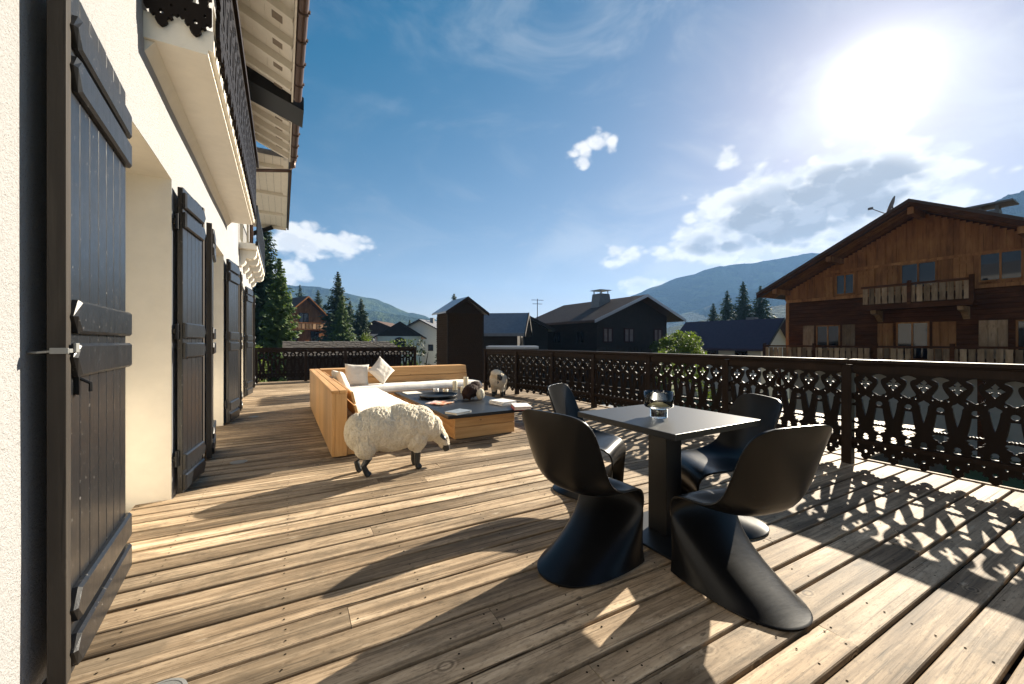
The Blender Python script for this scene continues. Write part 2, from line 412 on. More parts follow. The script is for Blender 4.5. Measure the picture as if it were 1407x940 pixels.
def fret_paint():
    m = Mat('fret_paint'); v = m.rndvec()
    g = m.noise(m.mapping(v, (24, 24, 2)), 1.0, 5, .65, .5)
    col = m.mix(g, (.0045, .003, .0022), (.014, .0085, .006))
    m.set(base=col, rough=.5, spec=.10); m.bump(g, .25, .003)
fret_paint()
def cloth(name, base, sc=260, wr=5):
    m = Mat(name); v = m.rndvec()
    w = m.n('ShaderNodeTexWave'); m.link(v, w.inputs[0]); w.inputs['Scale'].default_value = sc; w.inputs['Distortion'].default_value = 2
    n = m.noise(v, wr, 5, .6); n2 = m.noise(v, 26, 4, .6)
    col = m.mix(n, tuple(c*.88 for c in base), base)
    m.set(base=col, rough=.95, spec=.1, Sheen_Weight=.2)
    m.bump(m.math('ADD', m.math('ADD', m.math('MULTIPLY', w.outputs[1], .06), n), m.math('MULTIPLY', n2, .25)), .45, .02)
cloth('seat_cloth', (.72, .68, .62)); cloth('pillow_cloth', (.70, .65, .57), 200, 22)
def wool():
    m = Mat('wool'); v = m.obj
    n = m.noise(v, 22, 5, .65, 1.5); n2 = m.noise(m.mapping(v, (1, 1, .55)), 60, 4, .6, 2.0)
    col = m.mix(n2, (.52, .43, .29), (.84, .77, .62)); col = m.mix(m.math('MULTIPLY', m.ss(n, .40, .62), .5), col, (.86, .80, .68))
    m.set(base=col, rough=.9, spec=.15); m.bump(m.math('ADD', n2, n), .9, .016)
wool()
def glass(name, col, rough=.0, tr=1.0, ior=1.45):
    m = Mat(name); m.set(base=col, rough=rough, spec=.5); m.b.inputs['Transmission Weight'].default_value = tr; m.b.inputs['IOR'].default_value = ior
glass('clear_glass', (.92, .95, .93)); glass('smoky_glass', (.70, .62, .42), .03)
m = plain('window_glass', (.012, .013, .014), .04, .5, 0, 0)
def shingle():
    m = Mat('shingle'); v = m.obj
    n = m.noise(v, 30, 4, .6); m.set(base=m.mix(n, (.010, .0065, .004), (.042, .027, .016)), rough=.8, spec=.2); m.bump(n, .5, .01)
shingle()
def leaf(name, dark, lite, hue=.5, trans=.25):
    m = Mat(name); v = m.obj
    n = m.noise(v, 1.4, 4, .6); n2 = m.noise(v, 14, 2, .6)
    col = m.mix(m.math('ADD', m.math('MULTIPLY', n, .6), m.math('MULTIPLY', n2, .4)), dark, lite)
    m.set(base=col, rough=.65, spec=.25)
    t = m.n('ShaderNodeBsdfTranslucent'); m.link(m.mix(1.0, col, (1.6, 1.7, .7), 'MULTIPLY'), t.inputs[0])
    mx = m.n('ShaderNodeMixShader'); mx.inputs[0].default_value = trans
    m.link(m.b.outputs[0], mx.inputs[1]); m.link(t.outputs[0], mx.inputs[2]); m.link(mx.outputs[0], m.out.inputs[0])
leaf('spruce', (.012, .028, .012), (.040, .070, .026), .5, .12)
leaf('spruce_light', (.030, .060, .014), (.085, .125, .030), .5, .25)
leaf('leaf_green', (.050, .085, .012), (.15, .19, .035), .5, .5)
leaf('hedge', (.012, .022, .010), (.045, .060, .020), .5, .15)
def terrain():
    m = Mat('meadow'); v = m.obj
    n = m.noise(v, .05, 6, .6); n2 = m.noise(v, 1.5, 5, .6)
    col = m.mix(n, (.05, .075, .022), (.12, .14, .05)); col = m.mix(m.math('MULTIPLY', n2, .4), col, (.10, .09, .05))
    m.set(base=col, rough=.95, spec=.1); m.bump(n2, .4, .1)
    m = Mat('asphalt'); n = m.noise(m.obj, 3, 6, .7); m.set(base=m.mix(n, (.04, .04, .042), (.085, .082, .078)), rough=.9); m.bump(n, .2, .01)
    m = Mat('mountain'); v = m.obj
    n = m.noise(v, .010, 8, .62); n2 = m.noise(v, .12, 4, .65)
    col = m.mix(m.ss(n, .46, .60), (.022, .042, .016), (.085, .115, .035))
    col = m.mix(m.math('MULTIPLY', n2, .65), col, (.016, .030, .014))
    m.set(base=col, rough=1, spec=.05); m.bump(n2, 1.0, 6.0)
terrain()

def far(u, d, z=0.0):
    """world position on the ray of picture column u at forward distance d"""
    r = cam_dir(u, 470); return Vector((r.x*d, r.y*d, z))
def zat(v, d): return CAMH+(470-v)/546.0*d

# ================================================================== TERRAIN
GZ = -3.7
def build_ground():
    mb = MB(); n = 60; S = 1500.0
    def q(t): return S*math.copysign(abs(t)**2.2, t)
    pts = [(q(-1+2*i/n), q(-1+2*j/n)) for j in range(n+1) for i in range(n+1)]
    vs = []
    for (x, y) in pts:
        r = math.hypot(x, y); z = GZ-.02
        if r > 60: z += mnoise.noise(Vector((x*.01, y*.01, 3)))*min(5, (r-60)*.02)
        vs.append((x, y, z))
    fs = [(j*(n+1)+i, j*(n+1)+i+1, (j+1)*(n+1)+i+1, (j+1)*(n+1)+i) for j in range(n) for i in range(n)]
    mb.add(vs, fs); o = mb.build('ground', 'meadow', smooth=True); tag(o, kind='structure')
    o = one('road', 'asphalt', lambda m: m.box(7.5, 17, -40, 70, GZ-.3, GZ+.06)); tag(o, kind='structure')
build_ground()
def mountain(name, sil, dist, depth, seed, rough=10):
    """ridge terrain: skyline given as (picture column, row), standing at 'dist' metres"""
    mb = MB(); us = np.linspace(sil[0][0], sil[-1][0], 150); vv = np.interp(us, [s[0] for s in sil], [s[1] for s in sil])
    K = 26; vs = []
    for u, v in zip(us, vv):
        top = zat(v, dist)
        for k in range(K+1):
            t = k/K                       # 0 foot in front .. 1 ridge .. then back side
            if k <= K-6: f = t/((K-6)/K); d = dist-depth*(1-f); z = GZ-8+(top-GZ+8)*(f**1.25)
            else: f = (k-(K-6))/6; d = dist+depth*.4*f; z = top-(top-GZ)*.5*f
            p = far(u, d, z)
            amp = rough*(.35 if k >= K-6 and f < .01 else 1)
            p.z += amp*(mnoise.fractal(Vector((p.x*.008+seed, p.y*.008, 1)), 1, 2, 6))*min(1, (z-GZ+8)/60)
            p.z += random.uniform(-1, 1)*rough*.13*min(1, (z-GZ+8)/60)
            vs.append(p)
    n = K+1; fs = [(i*n+k, (i+1)*n+k, (i+1)*n+k+1, i*n+k+1) for i in range(len(us)-1) for k in range(K)]
    mb.add(vs, fs); o = mb.build(name, 'mountain', smooth=False, fix=False); tag(o, kind='structure'); return o
mountain('mountain', [(-160, 400), (100, 396), (300, 392), (395, 390), (440, 395), (480, 402), (520, 413), (560, 427), (590, 437), (640, 450), (700, 458)], 1250, 380, 3, 9)
mountain('mountain', [(380, 425), (440, 424), (520, 427), (560, 435), (620, 446), (760, 455), (860, 458)], 900, 250, 9, 6)
mountain('mountain', [(700, 452), (800, 436), (860, 410), (900, 393), (960, 374), (1020, 362), (1080, 353), (1130, 347), (1200, 344), (1300, 352), (1450, 365), (1700, 380)], 1300, 420, 21, 10)
mountain('mountain', [(1240, 380), (1310, 320), (1350, 288), (1385, 268), (1450, 250), (1520, 240), (1700, 260)], 620, 220, 33, 7)
mountain('mountain', [(820, 466), (900, 440), (960, 425), (1010, 408), (1060, 388), (1110, 368), (1200, 352), (1300, 350), (1450, 352), (1700, 370)], 950, 260, 14, 8)
mountain('hill', [(840, 468), (900, 455), (960, 440), (1020, 428), (1080, 418), (1160, 410), (1300, 405), (1600, 400)], 520, 170, 5, 5)

# ================================================================== DECK
PITCH, GAP = .155, .017
def build_deck():
    deck = thing('deck', (0, 0, 0), kind='structure', rz=R(-1.2))
    screws = MB(); k = 0
    y = -1.3
    row = 0
    while y < 13.9:
        w = PITCH-GAP
        j0 = rnd.uniform(.5, 4.2)
        cuts = [-1.02, j0, 5.12] if row % 5 else [-1.02, rnd.uniform(.2, 1.6), rnd.uniform(2.8, 4.4), 5.12]
        for a, b in zip(cuts[:-1], cuts[1:]):
            mb = MB(); e = .004; x0, x1 = a+.0015, b-.0015
            dy = rnd.uniform(-.0018, .0018); dz = rnd.uniform(-.0022, .0012); tl = rnd.uniform(-.0016, .0016)
            y0, y1 = y+dy, y+w+dy; zt = dz
            sec = [(y0, -.028), (y0, zt-e-tl), (y0+e, zt-tl), (y0+w*.5, zt+.0012), (y1-e, zt+tl), (y1, zt-e+tl), (y1, -.028)]
            mb.prism([(p[0], p[1]) for p in sec][::-1], 0, x0, x1)
            me = mb.mesh('plank', [MATS['deck_wood']]); place('plank', me, deck, (0, 0, 0))
            xs = [x0+.03, x1-.03]+[x for x in np.arange(-.62, 5, .585) if x0+.12 < x < x1-.12]
            for x in xs:
                for yy in (y0+.032, y1-.032):
                    xx = x+rnd.uniform(-.008, .008); yy += rnd.uniform(-.006, .006)
                    if rnd.random() < .12: continue
                    pv = [(xx+.0048*math.cos(q*math.pi/3), yy+.0048*math.sin(q*math.pi/3), zt+.0024) for q in range(6)]
                    screws.add(pv, [(0, 1, 2, 3, 4, 5)])
        y += PITCH; row += 1
    sc = bpy.data.objects.new('screws', screws.mesh('screws', [MATS['screw']])); C.objects.link(sc); sc.parent = deck; sc['kind'] = 'stuff'
    # joists, and a dark block that paints the shade of the void below
    one('joist_frame', 'dark_wood', lambda m: [m.box(x-.03, x+.03, -1.3, 13.8, -.16, -.031) for x in np.arange(-.62, 5.2, .585)], deck)
    one('edge_board', 'deck_wood', lambda m: m.cbox(5.124, 5.16, -1.3, 8.6, -.2, .012), deck)
    one('deck_void_block', 'dark_wood', lambda m: m.box(-1.0, 5.0, -1.25, 13.7, GZ, -.17), deck)
    return deck
build_deck()
def build_landing():
    ld = thing('landing', (6.9, 2.9, 0), kind='structure')
    y = 1.9
    while y < 4.4:
        mb = MB(); mb.cbox(5.25, 8.6, y, y+.142, -.14, -.112, .004); mb.build('plank', 'deck_wood', ld); y += .155
    one('landing_frame', 'dark_wood', lambda m: m.box(5.27, 8.58, 1.92, 4.3, GZ, -.15), ld)
build_landing()

# ================================================================== FRETWORK BALUSTRADES
def circ(x, z, r, n=12, s=1.0): return [(x+r*math.cos(2*math.pi*k/n), z+r*s*math.sin(2*math.pi*k/n)) for k in range(n)]
def fret_board_mesh(name='fretwork_board', mat='fret_paint', base=0.0):
    hw = .0985
    # half shapes cut out of the board's edge: (distance from the edge, z) from top to bottom
    notch = [
        [(0, .898), (.022, .893), (.050, .880), (.052, .872), (.030, .862), (.014, .848), (.011, .828), (.015, .806), (.026, .778), (.042, .750), (.050, .735), (.046, .722), (.026, .713), (.012, .700), (0, .697)],
        [(0, .642), (.013, .638), (.022, .628), (.022, .612), (.013, .602), (0, .598)],
        [(0, .578), (.024, .576), (.030, .520), (.037, .470), (.044, .430), (.030, .424), (.018, .432), (.009, .423), (0, .430)],
        [(0, .402), (.008, .408), (.022, .404), (.046, .398), (.050, .388), (.034, .378), (.042, .366), (.026, .356), (.012, .352), (.008, .338), (0, .336)],
        [(0, .322), (.016, .317), (.024, .302), (.018, .288), (.026, .276), (.020, .268), (0, .268)]]
    right = [(hw, .965)]
    for nt in notch: right += [(hw-.0005-d if d else hw, z) for d, z in nt]
    right += [(hw, .165), (.085, .150), (.070, .158), (.060, .150), (.066, .132), (.052, .120), (.040, .128), (.030, .118), (.036, .098), (.026, .082), (.012, .072)]
    out = right+[(0, .066)]+[(-x, z) for x, z in right[::-1]]
    cross = []
    for k in range(4):      # pointed quatrefoil
        q = k*math.pi/2
        for (a, b) in ((.012, .012), (.014, .024), (.022, .030), (.014, .040), (0, .060), (-.014, .040), (-.022, .030), (-.014, .024)):
            f = 1 if k % 2 == 0 else .86
            x = a*math.cos(q)-b*f*math.sin(q); z = a*math.sin(q)+b*f*math.cos(q)
            cross.append((x, z))
    cross = [(x, z+.812) for x, z in cross]
    kite = [(0, .690), (.012, .678), (.030, .668), (.036, .655), (.026, .640), (.024, .610), (.018, .570), (.010, .530), (0, .488)]
    kite = kite+[(-x, z) for x, z in kite[-2:0:-1]]
    bell = [(-.018, .268), (.018, .268), (.026, .280), (.016, .290), (.022, .303), (.014, .318), (0, .322), (-.014, .318), (-.022, .303), (-.016, .290), (-.026, .280)]
    dots = [circ(0, .150, .014), circ(.058, .205, .009, 8, 1), circ(-.058, .205, .009, 8, 1), circ(.052, .700, .008, 8), circ(-.052, .700, .008, 8),
            circ(.060, .925, .006, 6), circ(-.060, .925, .006, 6)]
    loops = [[(x, z-base) for x, z in lp] for lp in [out, cross, kite, bell]+dots]
    return fret_mesh(name, loops, .024, mat)
FRET = fret_board_mesh()
def balustrade(pts, label, board_skip=None, group=None, closed_ends=True, H=1.04):
    root = thing('balustrade', (*pts[0], 0), label, 'balustrade', group)
    for i, p in enumerate(pts):
        def post(m, p=p):
            m.cbox(p[0]-.042, p[0]+.042, p[1]-.042, p[1]+.042, -.03, .975, .005)
        one('post', 'post_wood', post, root)
    for a, b in zip(pts[:-1], pts[1:]):
        A, B = Vector((*a, 0)), Vector((*b, 0)); t = (B-A); L = t.length; t.normalize(); n = Vector((-t.y, t.x, 0))
        mid = (A+B)/2; z = Vector((0, 0, 1))
        def rails(m):
            m.obox(mid+z*1.012, t*(L/2+.03), n*.065, z*.018)
            m.obox(mid+z*.987, t*(L/2+.03), n*.048, z*.0065)
        r = one('handrail', 'post_wood', rails, root, bevel=.004)
        one('top_rail', 'post_wood', lambda m: m.obox(mid+z*.942, t*(L/2-.043), n*.022+z*0, z*.036), root)
        one('bottom_rail', 'post_wood', lambda m: m.obox(mid+z*.236+n*.024, t*(L/2-.043), n*.011, z*.020), root)
        nb = max(1, round((L-.084)/.197)); step = (L-.084)/nb
        ang = math.atan2(t.y, t.x)
        for k in range(nb):
            p = A+t*(.042+step*(k+.5))-A+A-Vector((*pts[0], 0))
            o = place('fretwork_board', FRET, root, p, ang+rnd.uniform(-.006, .006)); o.scale = (step/.1972, 1, 1)
    return root
RAIL = [(4.86, .46), (4.88, 1.755), (4.93, 3.033), (4.95, 4.29), (4.95, 5.56), (4.86, 6.72), (4.66, 7.84), (4.40, 8.92)]
balustrade(RAIL, 'long dark brown fretwork balustrade running behind the black dining set')
balustrade([(-.66, 13.7), (.62, 13.7), (1.75, 13.7), (2.9, 13.7), (4.0, 13.7)], 'far dark fretwork balustrade behind the wooden corner sofa')

# ================================================================== OWN HOUSE (left)
WX = -.73
DOORS = [(2.77, 3.92), (5.55, 6.99), (8.75, 10.26)]
DH = 2.44
house = thing('alpine_house', (-4, 5, 0), 'white stucco house with black plank shutters beside the deck', 'house')
def build_house():
    mb = MB()
    holes = [(a, b, -.3, DH) for a, b in DOORS]+[(3.9, 4.9, 3.2, 5.3), (6.0, 7.0, 3.2, 5.3), (9.5, 10.3, 3.25, 4.9), (11.2, 12.0, 3.25, 4.9)]
    us = list(np.arange(-5, 13.21, .7))+[13.2]; zs = list(np.arange(-.3, 6.9, .8))
    def fn(u, z, d):
        w = .006*mnoise.noise(Vector((u*1.1, z*1.1, 2)))
        return (WX-d+(w if d == 0 else 0), u, z)
    wall_grid(mb, us, zs+[6.9], holes, fn, .42)
    keep = []; grp = {}
    for q in mb.f:
        pts = [mb.v[i] for i in q]
        if max(p[0] for p in pts)-min(p[0] for p in pts) > .2:
            cy = sum(p[1] for p in pts)/4; cz = sum(p[2] for p in pts)/4
            k = min(range(len(holes)), key=lambda i: max(abs(cy-(holes[i][0]+holes[i][1])/2)-(holes[i][1]-holes[i][0])/2, abs(cz-(holes[i][2]+holes[i][3])/2)-(holes[i][3]-holes[i][2])/2))
            grp.setdefault(k, []).append(pts)
        else: keep.append(q)
    mb.f = keep; mb.mi = [0]*len(keep)
    for k, ql in grp.items():
        rv = MB(); idx = {}
        for pts in ql:
            ids = []
            for p in pts:
                key = tuple(round(c, 4) for c in p)
                if key not in idx: idx[key] = len(rv.v); rv.v.append(tuple(p))
                ids.append(idx[key])
            rv.f.append(tuple(ids)); rv.mi.append(0)
        rv.build('reveal', 'plaster_tan', house)
    one('end_wall', 'stucco', lambda m: m.box(-9, WX-.02, 13.0, 13.2, -.3, 6.9), house)
    one('back_wall', 'stucco', lambda m: m.box(-9, WX-.02, -5.2, -5.0, -.3, 6.9), house)
    one('wing_wall', 'stucco', lambda m: m.box(-9, -1.9, 13.21, 20, GZ, 6.3), house)
    w_ = mb.build('wall', 'stucco', house)
    b_ = bmesh.new(); b_.from_mesh(w_.data); bmesh.ops.remove_doubles(b_, verts=b_.verts[:], dist=.002); b_.to_mesh(w_.data); b_.free()
    for (a, b) in DOORS:  # unseen doors; white panels added to bounce sun onto the reveals
        x0, x1 = WX-.46, WX-.39; c = (a+b)/2
        d = one('door', 'white_paint', lambda m: [m.box(x0, x1, a+.001, a+.08, 0, DH), m.box(x0, x1, b-.08, b-.001, 0, DH), m.box(x0, x1, a+.08, b-.08, DH-.08, DH-.001), m.box(x0+.002, x1-.002, a+.08, b-.08, 0, .85), m.box(x0+.002, x1-.002, c-.05, c+.05, .85, DH-.08)], house)
        one('pane', 'window_glass', lambda m: m.box(x0+.03, x1-.03, a+.08, b-.08, .85, DH-.08), d)
        one('door_sill', 'plaster_tan', lambda m: m.box(x0-.05, WX-.30, a+.001, b-.001, -.2, .004), d)
    for (a, b, z0, z1) in holes[3:]:
        one('window', 'shutter_paint', lambda m: m.box(WX-.46, WX-.40, a+.001, b-.001, z0+.001, z1-.001), house)
build_house()
def shutter(hy, width, direc, ang, off=.028, z0=.03, z1=2.40, nplank=6, bars=(.11, .268, 1.135, 1.29, 2.15, 2.30), latch=False):
    """leaf hinged at y=hy, folded back against the wall; direc +1 lies beyond the hinge, -1 before it; ang opens it off the wall"""
    t = Vector((math.sin(R(ang)), direc*math.cos(R(ang)), 0)); n = Vector((t.y*direc, -t.x*direc, 0)); n = n if n.x > 0 else -n
    O = Vector((WX+off, hy, 0)); z = Vector((0, 0, 1)); T = .034
    root_o = thing('shutter', O); root_o.parent = house; root_o.location = O-house.location
    # a part that is an Empty would carry no mesh: the frame board at the free edge is the part itself
    C.objects.unlink(root_o); bpy.data.objects.remove(root_o)
    edge = MB(); c = O+t*(width-.022)+z*((z0+z1)/2)+n*T*.5; edge.obox(c, t*.022, n*(T*.5+.006), z*((z1-z0)/2))
    leafo = edge.build('shutter', 'old_edge_wood', house, bevel=.003)
    w = (width-.044)/nplank
    for k in range(nplank):
        m = MB(); c = O+t*(w*(k+.5))+z*((z0+z1)/2)+n*T*.5
        hx = w/2-.0015; hz = (z1-z0)/2-.002*((k*7) % 3)
        # plank with chamfered long edges
        e = .004
        prof = [(-hx, -T/2), (hx, -T/2), (hx, T/2-e), (hx-e, T/2), (-hx+e, T/2), (-hx, T/2-e)]
        vs = [c+t*a+n*b-z*hz for a, b in prof]+[c+t*a+n*b+z*hz for a, b in prof]; N = 6
        m.add(vs, [tuple(range(N)), tuple(range(N, 2*N))[::-1]]+[(i, N+i, N+(i+1) % N, (i+1) % N) for i in range(N)])
        m.build('plank', 'shutter_paint', leafo, fix=True)
    for i, bz in enumerate(bars):
        m = MB(); h = .060; th = .024; a, b = .0, width-.075
        # batten with bevelled face and a pointed free end
        y0 = T+.001; e = .010
        pr = [(a, -h), (b-.0, -h), (b+.045, 0), (b, h), (a, h)] if i % 2 else [(a, -h), (b, -h), (b+.045, h*.2), (b+.01, h), (a, h)]
        base = [O+t*x+z*(bz+q)+n*y0 for x, q in pr]
        cx = sum(p[0] for p in pr)/5
        top = [O+t*(x-math.copysign(e, x-cx))+z*(bz+q*(1-e/h))+n*(y0+th) for x, q in pr]; N = 5
        mid = [p+n*(th-.010) for p in base]
        m.add(base+mid+top, [tuple(range(N))[::-1]]+[(i2, (i2+1) % N, N+(i2+1) % N, N+i2) for i2 in range(N)]+[(N+i2, N+(i2+1) % N, 2*N+(i2+1) % N, 2*N+i2) for i2 in range(N)]+[tuple(range(2*N, 3*N))])
        m.build('batten', 'shutter_paint', leafo, fix=True)
    for hz in (.30, 1.28, 2.13):
        one('hinge', 'black_iron', lambda m: [m.tube([O-t*.012+z*(hz-.06), O-t*.012+z*(hz+.06)], .013, 8), m.obox(O-t*.012+z*hz-n*.025, t*.008, n*.03, z*.018)], leafo)
    return leafo, O, t, n
s1, O1, t1, n1 = shutter(2.74, .82, -1, 3.6, off=.004, z1=2.47, nplank=7)
def latch_parts():
    z = Vector((0, 0, 1)); p = O1+t1*.82
    one('lock', 'black_iron', lambda m: [m.obox(p-t1*.10+z*1.07+n1*.042, t1*.012, n1*.006, z*.06), m.tube([p-t1*.10+z*1.07+n1*.045, p-t1*.10+z*1.05+n1*.075, p-t1*.10+z*1.02+n1*.075], .006, 6)], s1)
    def stay(m):
        q = p+z*1.17
        m.tube([(WX-.01, q.y+.02, 1.165), (WX+.03, q.y-.005, 1.165), q+n1*.02+t1*.010], .0045, 8)
        m.obox(q+n1*.046-t1*.012, t1*.022, n1*.004, z*.007); m.obox(q+n1*.026+t1*.010, t1*.004, n1*.022, z*.010)
        m.obox(q+n1*.054-t1*.040+z*.010, t1*.016, n1*.004, z*.016)
    one('stay', 'disc_metal', stay, s1, bevel=.002)
latch_parts()
for (hy, w, dr, an) in ((3.95, .54, 1, 6), (5.52, .54, -1, 5), (7.02, .60, 1, 7), (8.72, .58, -1, 6), (10.29, .60, 1, 7), (12.6, .5, -1, 6)):
    shutter(hy, w, dr, an, nplank=5)
one('wall_hook', 'black_iron', lambda m: [m.tube([(WX-.02, 1.30, 1.11), (WX+.05, 1.32, 1.11), (WX+.07, 1.36, 1.10)], .012, 8), m.lathe([(.0, -.03), (.02, -.025), (.022, .02), (.012, .03)], (WX+.07, 1.36, 1.10), 10)], house)
def build_balcony():
    z0, X1 = 3.05, -.385; Y0, Y1 = 3.2, 7.5
    def slab(m):
        m.prism([(WX-.01, z0), (X1-.03, z0), (X1-.03, z0+.03), (X1, z0+.03), (X1, z0+.16), (WX-.01, z0+.16)], 1, Y0, Y1)
        m.prism([(WX-.01, z0-.09), (WX+.05, z0-.002), (WX-.01, z0-.002)], 1, Y0+.02, Y1-.02)
    slab_o = one('balcony', 'plaster_tan', slab, house, fix=True)
    y = Y0+.1; zo = z0-.03
    while y < Y1-.05:
        o = place('fretwork_board', FRET, slab_o, Vector((X1+.02, y, zo))-house.location, R(90)); y += .1985
    for x in (WX+.09, WX+.255):
        o = place('fretwork_board', FRET, slab_o, Vector((x, Y0-.02, zo+.05))-house.location, 0); o.scale = (.84, 1, 1)
    one('balcony_rail', 'post_wood', lambda m: [m.box(X1-.01, X1+.06, Y0-.03, Y1+.03, zo+.96, zo+1.03), m.box(WX, X1-.011, Y0-.05, Y0, zo+.98, zo+1.03)], slab_o)
    # small window balcony on scalloped corbels
    zb = 3.02
    b2 = one('window_balcony', 'plaster_tan', lambda m: m.box(WX-.01, WX+.30, 9.3, 13.0, zb, zb+.12), house, bevel=.01)
    for k in range(5):
        yy = 9.42+k*.84
        pr = [(WX-.01, zb-.002), (WX+.28, zb-.002), (WX+.28, zb-.06)]+[(WX+.17+.11*math.cos(q), zb-.06-.11*math.sin(q)) for q in np.linspace(0, 2.0, 7)]+[(WX+.11, zb-.18), (WX+.09, zb-.26), (WX+.03, zb-.32), (WX-.01, zb-.33)]
        one('corbel', 'plaster_tan', lambda m: m.prism(pr, 1, yy, yy+.22), b2, fix=True)
    one('window_balcony_rail', 'black_iron', lambda m: [m.box(WX+.27, WX+.32, 9.28, 13.02, zb+.08, zb+.16), m.box(WX+.28, WX+.31, 9.28, 13.02, zb+.82, zb+.87)]+[m.box(WX+.285, WX+.305, yy, yy+.05, zb+.12, zb+.83) for yy in np.arange(9.3, 13, .16)], b2)
build_balcony()
def build_roof():
    EX, EZ, SL = .15, 6.0, math.tan(R(24))
    def zr(x): return EZ+(EX-x)*SL
    Y0, Y1, Y2, Y3 = -4.5, 8.9, 9.7, 11.9
    def cover(m): m.prism([(EX+.05, zr(EX+.05)+.06), (EX+.05, zr(EX+.05)+.16), (-5, zr(-5)+.16), (-5, zr(-5)+.06)], 1, Y0, Y3+.02)
    roof = one('roof', 'slate_roof', cover, house, fix=True)
    w = .19; k = 0
    x = EX
    while x > -1.3:      # lining boards along the wall, white
        for (a, b) in ((Y0, Y1), (Y2, Y3)):
            if b < 4: continue
            mb = MB(); c0 = Vector((x-w/2+.002, (a+b)/2, zr(x-w/2)+.048)); mb.obox(c0, Vector((1, 0, -SL)).normalized()*(w/2/math.cos(R(24))-.002), Vector((0, (b-a)/2, 0)), Vector((SL, 0, 1)).normalized()*.009)
            mb.build('soffit_board', 'white_paint', roof)
        x -= w
    for y in list(np.arange(4.2, Y1-.1, .62))+[9.82, 10.3, 10.78, 11.26, 11.74]:
        mb = MB(); c0 = Vector(((EX-1.3)/2, y, zr((EX-1.3)/2)-.03)); mb.obox(c0, Vector((1, 0, -SL))*((EX+1.3)/2), Vector((0, .045, 0)), Vector((SL, 0, 1)).normalized()*.065)
        mb.build('rafter', 'white_paint', roof)
        mb = MB(); xx = EX-.22; mb.obox((xx, y+.31, zr(xx)+.034), Vector((1, 0, -SL)).normalized()*.075, (0, .085, 0), Vector((SL, 0, 1)).normalized()*.004)
        mb.build('vent', 'vent_wood', roof)
    one('fascia', 'white_paint', lambda m: [m.box(EX+.002, EX+.03, Y0, Y1, EZ-.10, EZ+.05), m.box(EX+.002, EX+.03, Y2, Y3, EZ-.10, EZ+.05)], roof)
    def gut(m, a, b):
        N = 9; cy = EZ-.03; cx = EX+.105; r = .075
        pr = [(cx+r*math.cos(q), cy+r*math.sin(q)) for q in np.linspace(math.pi, 2*math.pi, N)]+[(cx+(r-.012)*math.cos(q), cy+(r-.012)*math.sin(q)) for q in np.linspace(2*math.pi, math.pi, N)]
        m.prism(pr, 1, a, b)
        for y in np.arange(a+.1, b, .62): m.tube([(cx+(r+.012)*math.cos(q), y, cy+(r+.012)*math.sin(q)) for q in np.linspace(math.pi*.95, 2.05*math.pi, 9)], .017, 6)
    one('gutter', 'copper_pipe', lambda m: gut(m, 2, Y1-.05), roof, fix=True); one('gutter', 'copper_pipe', lambda m: gut(m, Y2-.1, Y3), roof, fix=True)
    # dark barge beam that divides the eaves
    one('barge_beam', 'black_iron', lambda m: m.prism([(EX+.22, zr(EX)-.20), (EX+.22, zr(EX)+.06), (-1.3, zr(-1.3)+.03), (-1.3, zr(-1.3)-.28)], 1, Y1+.02, Y2-.05), roof, fix=True)
    one('barge_trim', 'white_paint', lambda m: m.prism([(EX+.0, zr(EX)-.10), (EX+.0, zr(EX)-.02), (-1.3, zr(-1.3)-.02), (-1.3, zr(-1.3)-.12)], 1, Y2-.045, Y2+.02), roof, fix=True)
    one('downpipe', 'copper_pipe', lambda m: m.tube([(EX+.11, 11.8, EZ-.08), (EX+.11, 11.8, EZ-.24), (EX+.02, 11.8, EZ-.36), (-.62, 11.85, EZ-.50), (-.67, 11.86, EZ-.60), (-.67, 11.86, 3.2)], .042, 10), roof, smooth=True)
    # roof over the set-back wing
    def w2(m): m.box(-5, EX+.02, 12.0, 19.4, EZ+.03, EZ+.16)
    one('wing_roof', 'slate_roof', w2, roof)
    xs = np.linspace(-1.9, EX, 12)
    for a, b in zip(xs[:-1], xs[1:]): one('soffit_board', 'white_paint', lambda m: m.box(a+.003, b-.003, 12.0, 19.38, EZ+.008, EZ+.028), roof)
    for y in (12.6, 14.9, 17.2, 19.2): one('rafter', 'white_paint', lambda m: m.box(-1.9, EX-.01, y-.07, y+.07, EZ-.10, EZ+.004), roof)
    for x in (-.9, EX-.07): one('rafter', 'white_paint', lambda m: m.box(x-.06, x+.06, 12.0, 19.36, EZ-.05, EZ+.006), roof)
    one('wing_gutter', 'copper_pipe', lambda m: m.box(EX+.022, EX+.08, 12.0, 19.4, EZ-.04, EZ+.06), roof)
    one('roof_bracket', 'black_iron', lambda m: m.tube([(-1.9, 19.0, EZ-.9), (-.35, 19.0, EZ-.10)], .09, 6), roof)
build_roof()
for (x, y, nm) in ((-.378, 4.805, 'flush round deck light lying before the second pair of shutters'), (-.36, 1.76, 'flush round deck light at the foot of the big near shutter'), (-.40, 7.6, 'flush round deck light before the far shutters')):
    o = one('deck_light', 'disc_metal', lambda m: m.lathe([(.075, -.002), (.074, .003), (.062, .0055), (.0605, .004), (.01, .0045)], (x, y, 0), 24)); tag(o, nm, 'deck light')

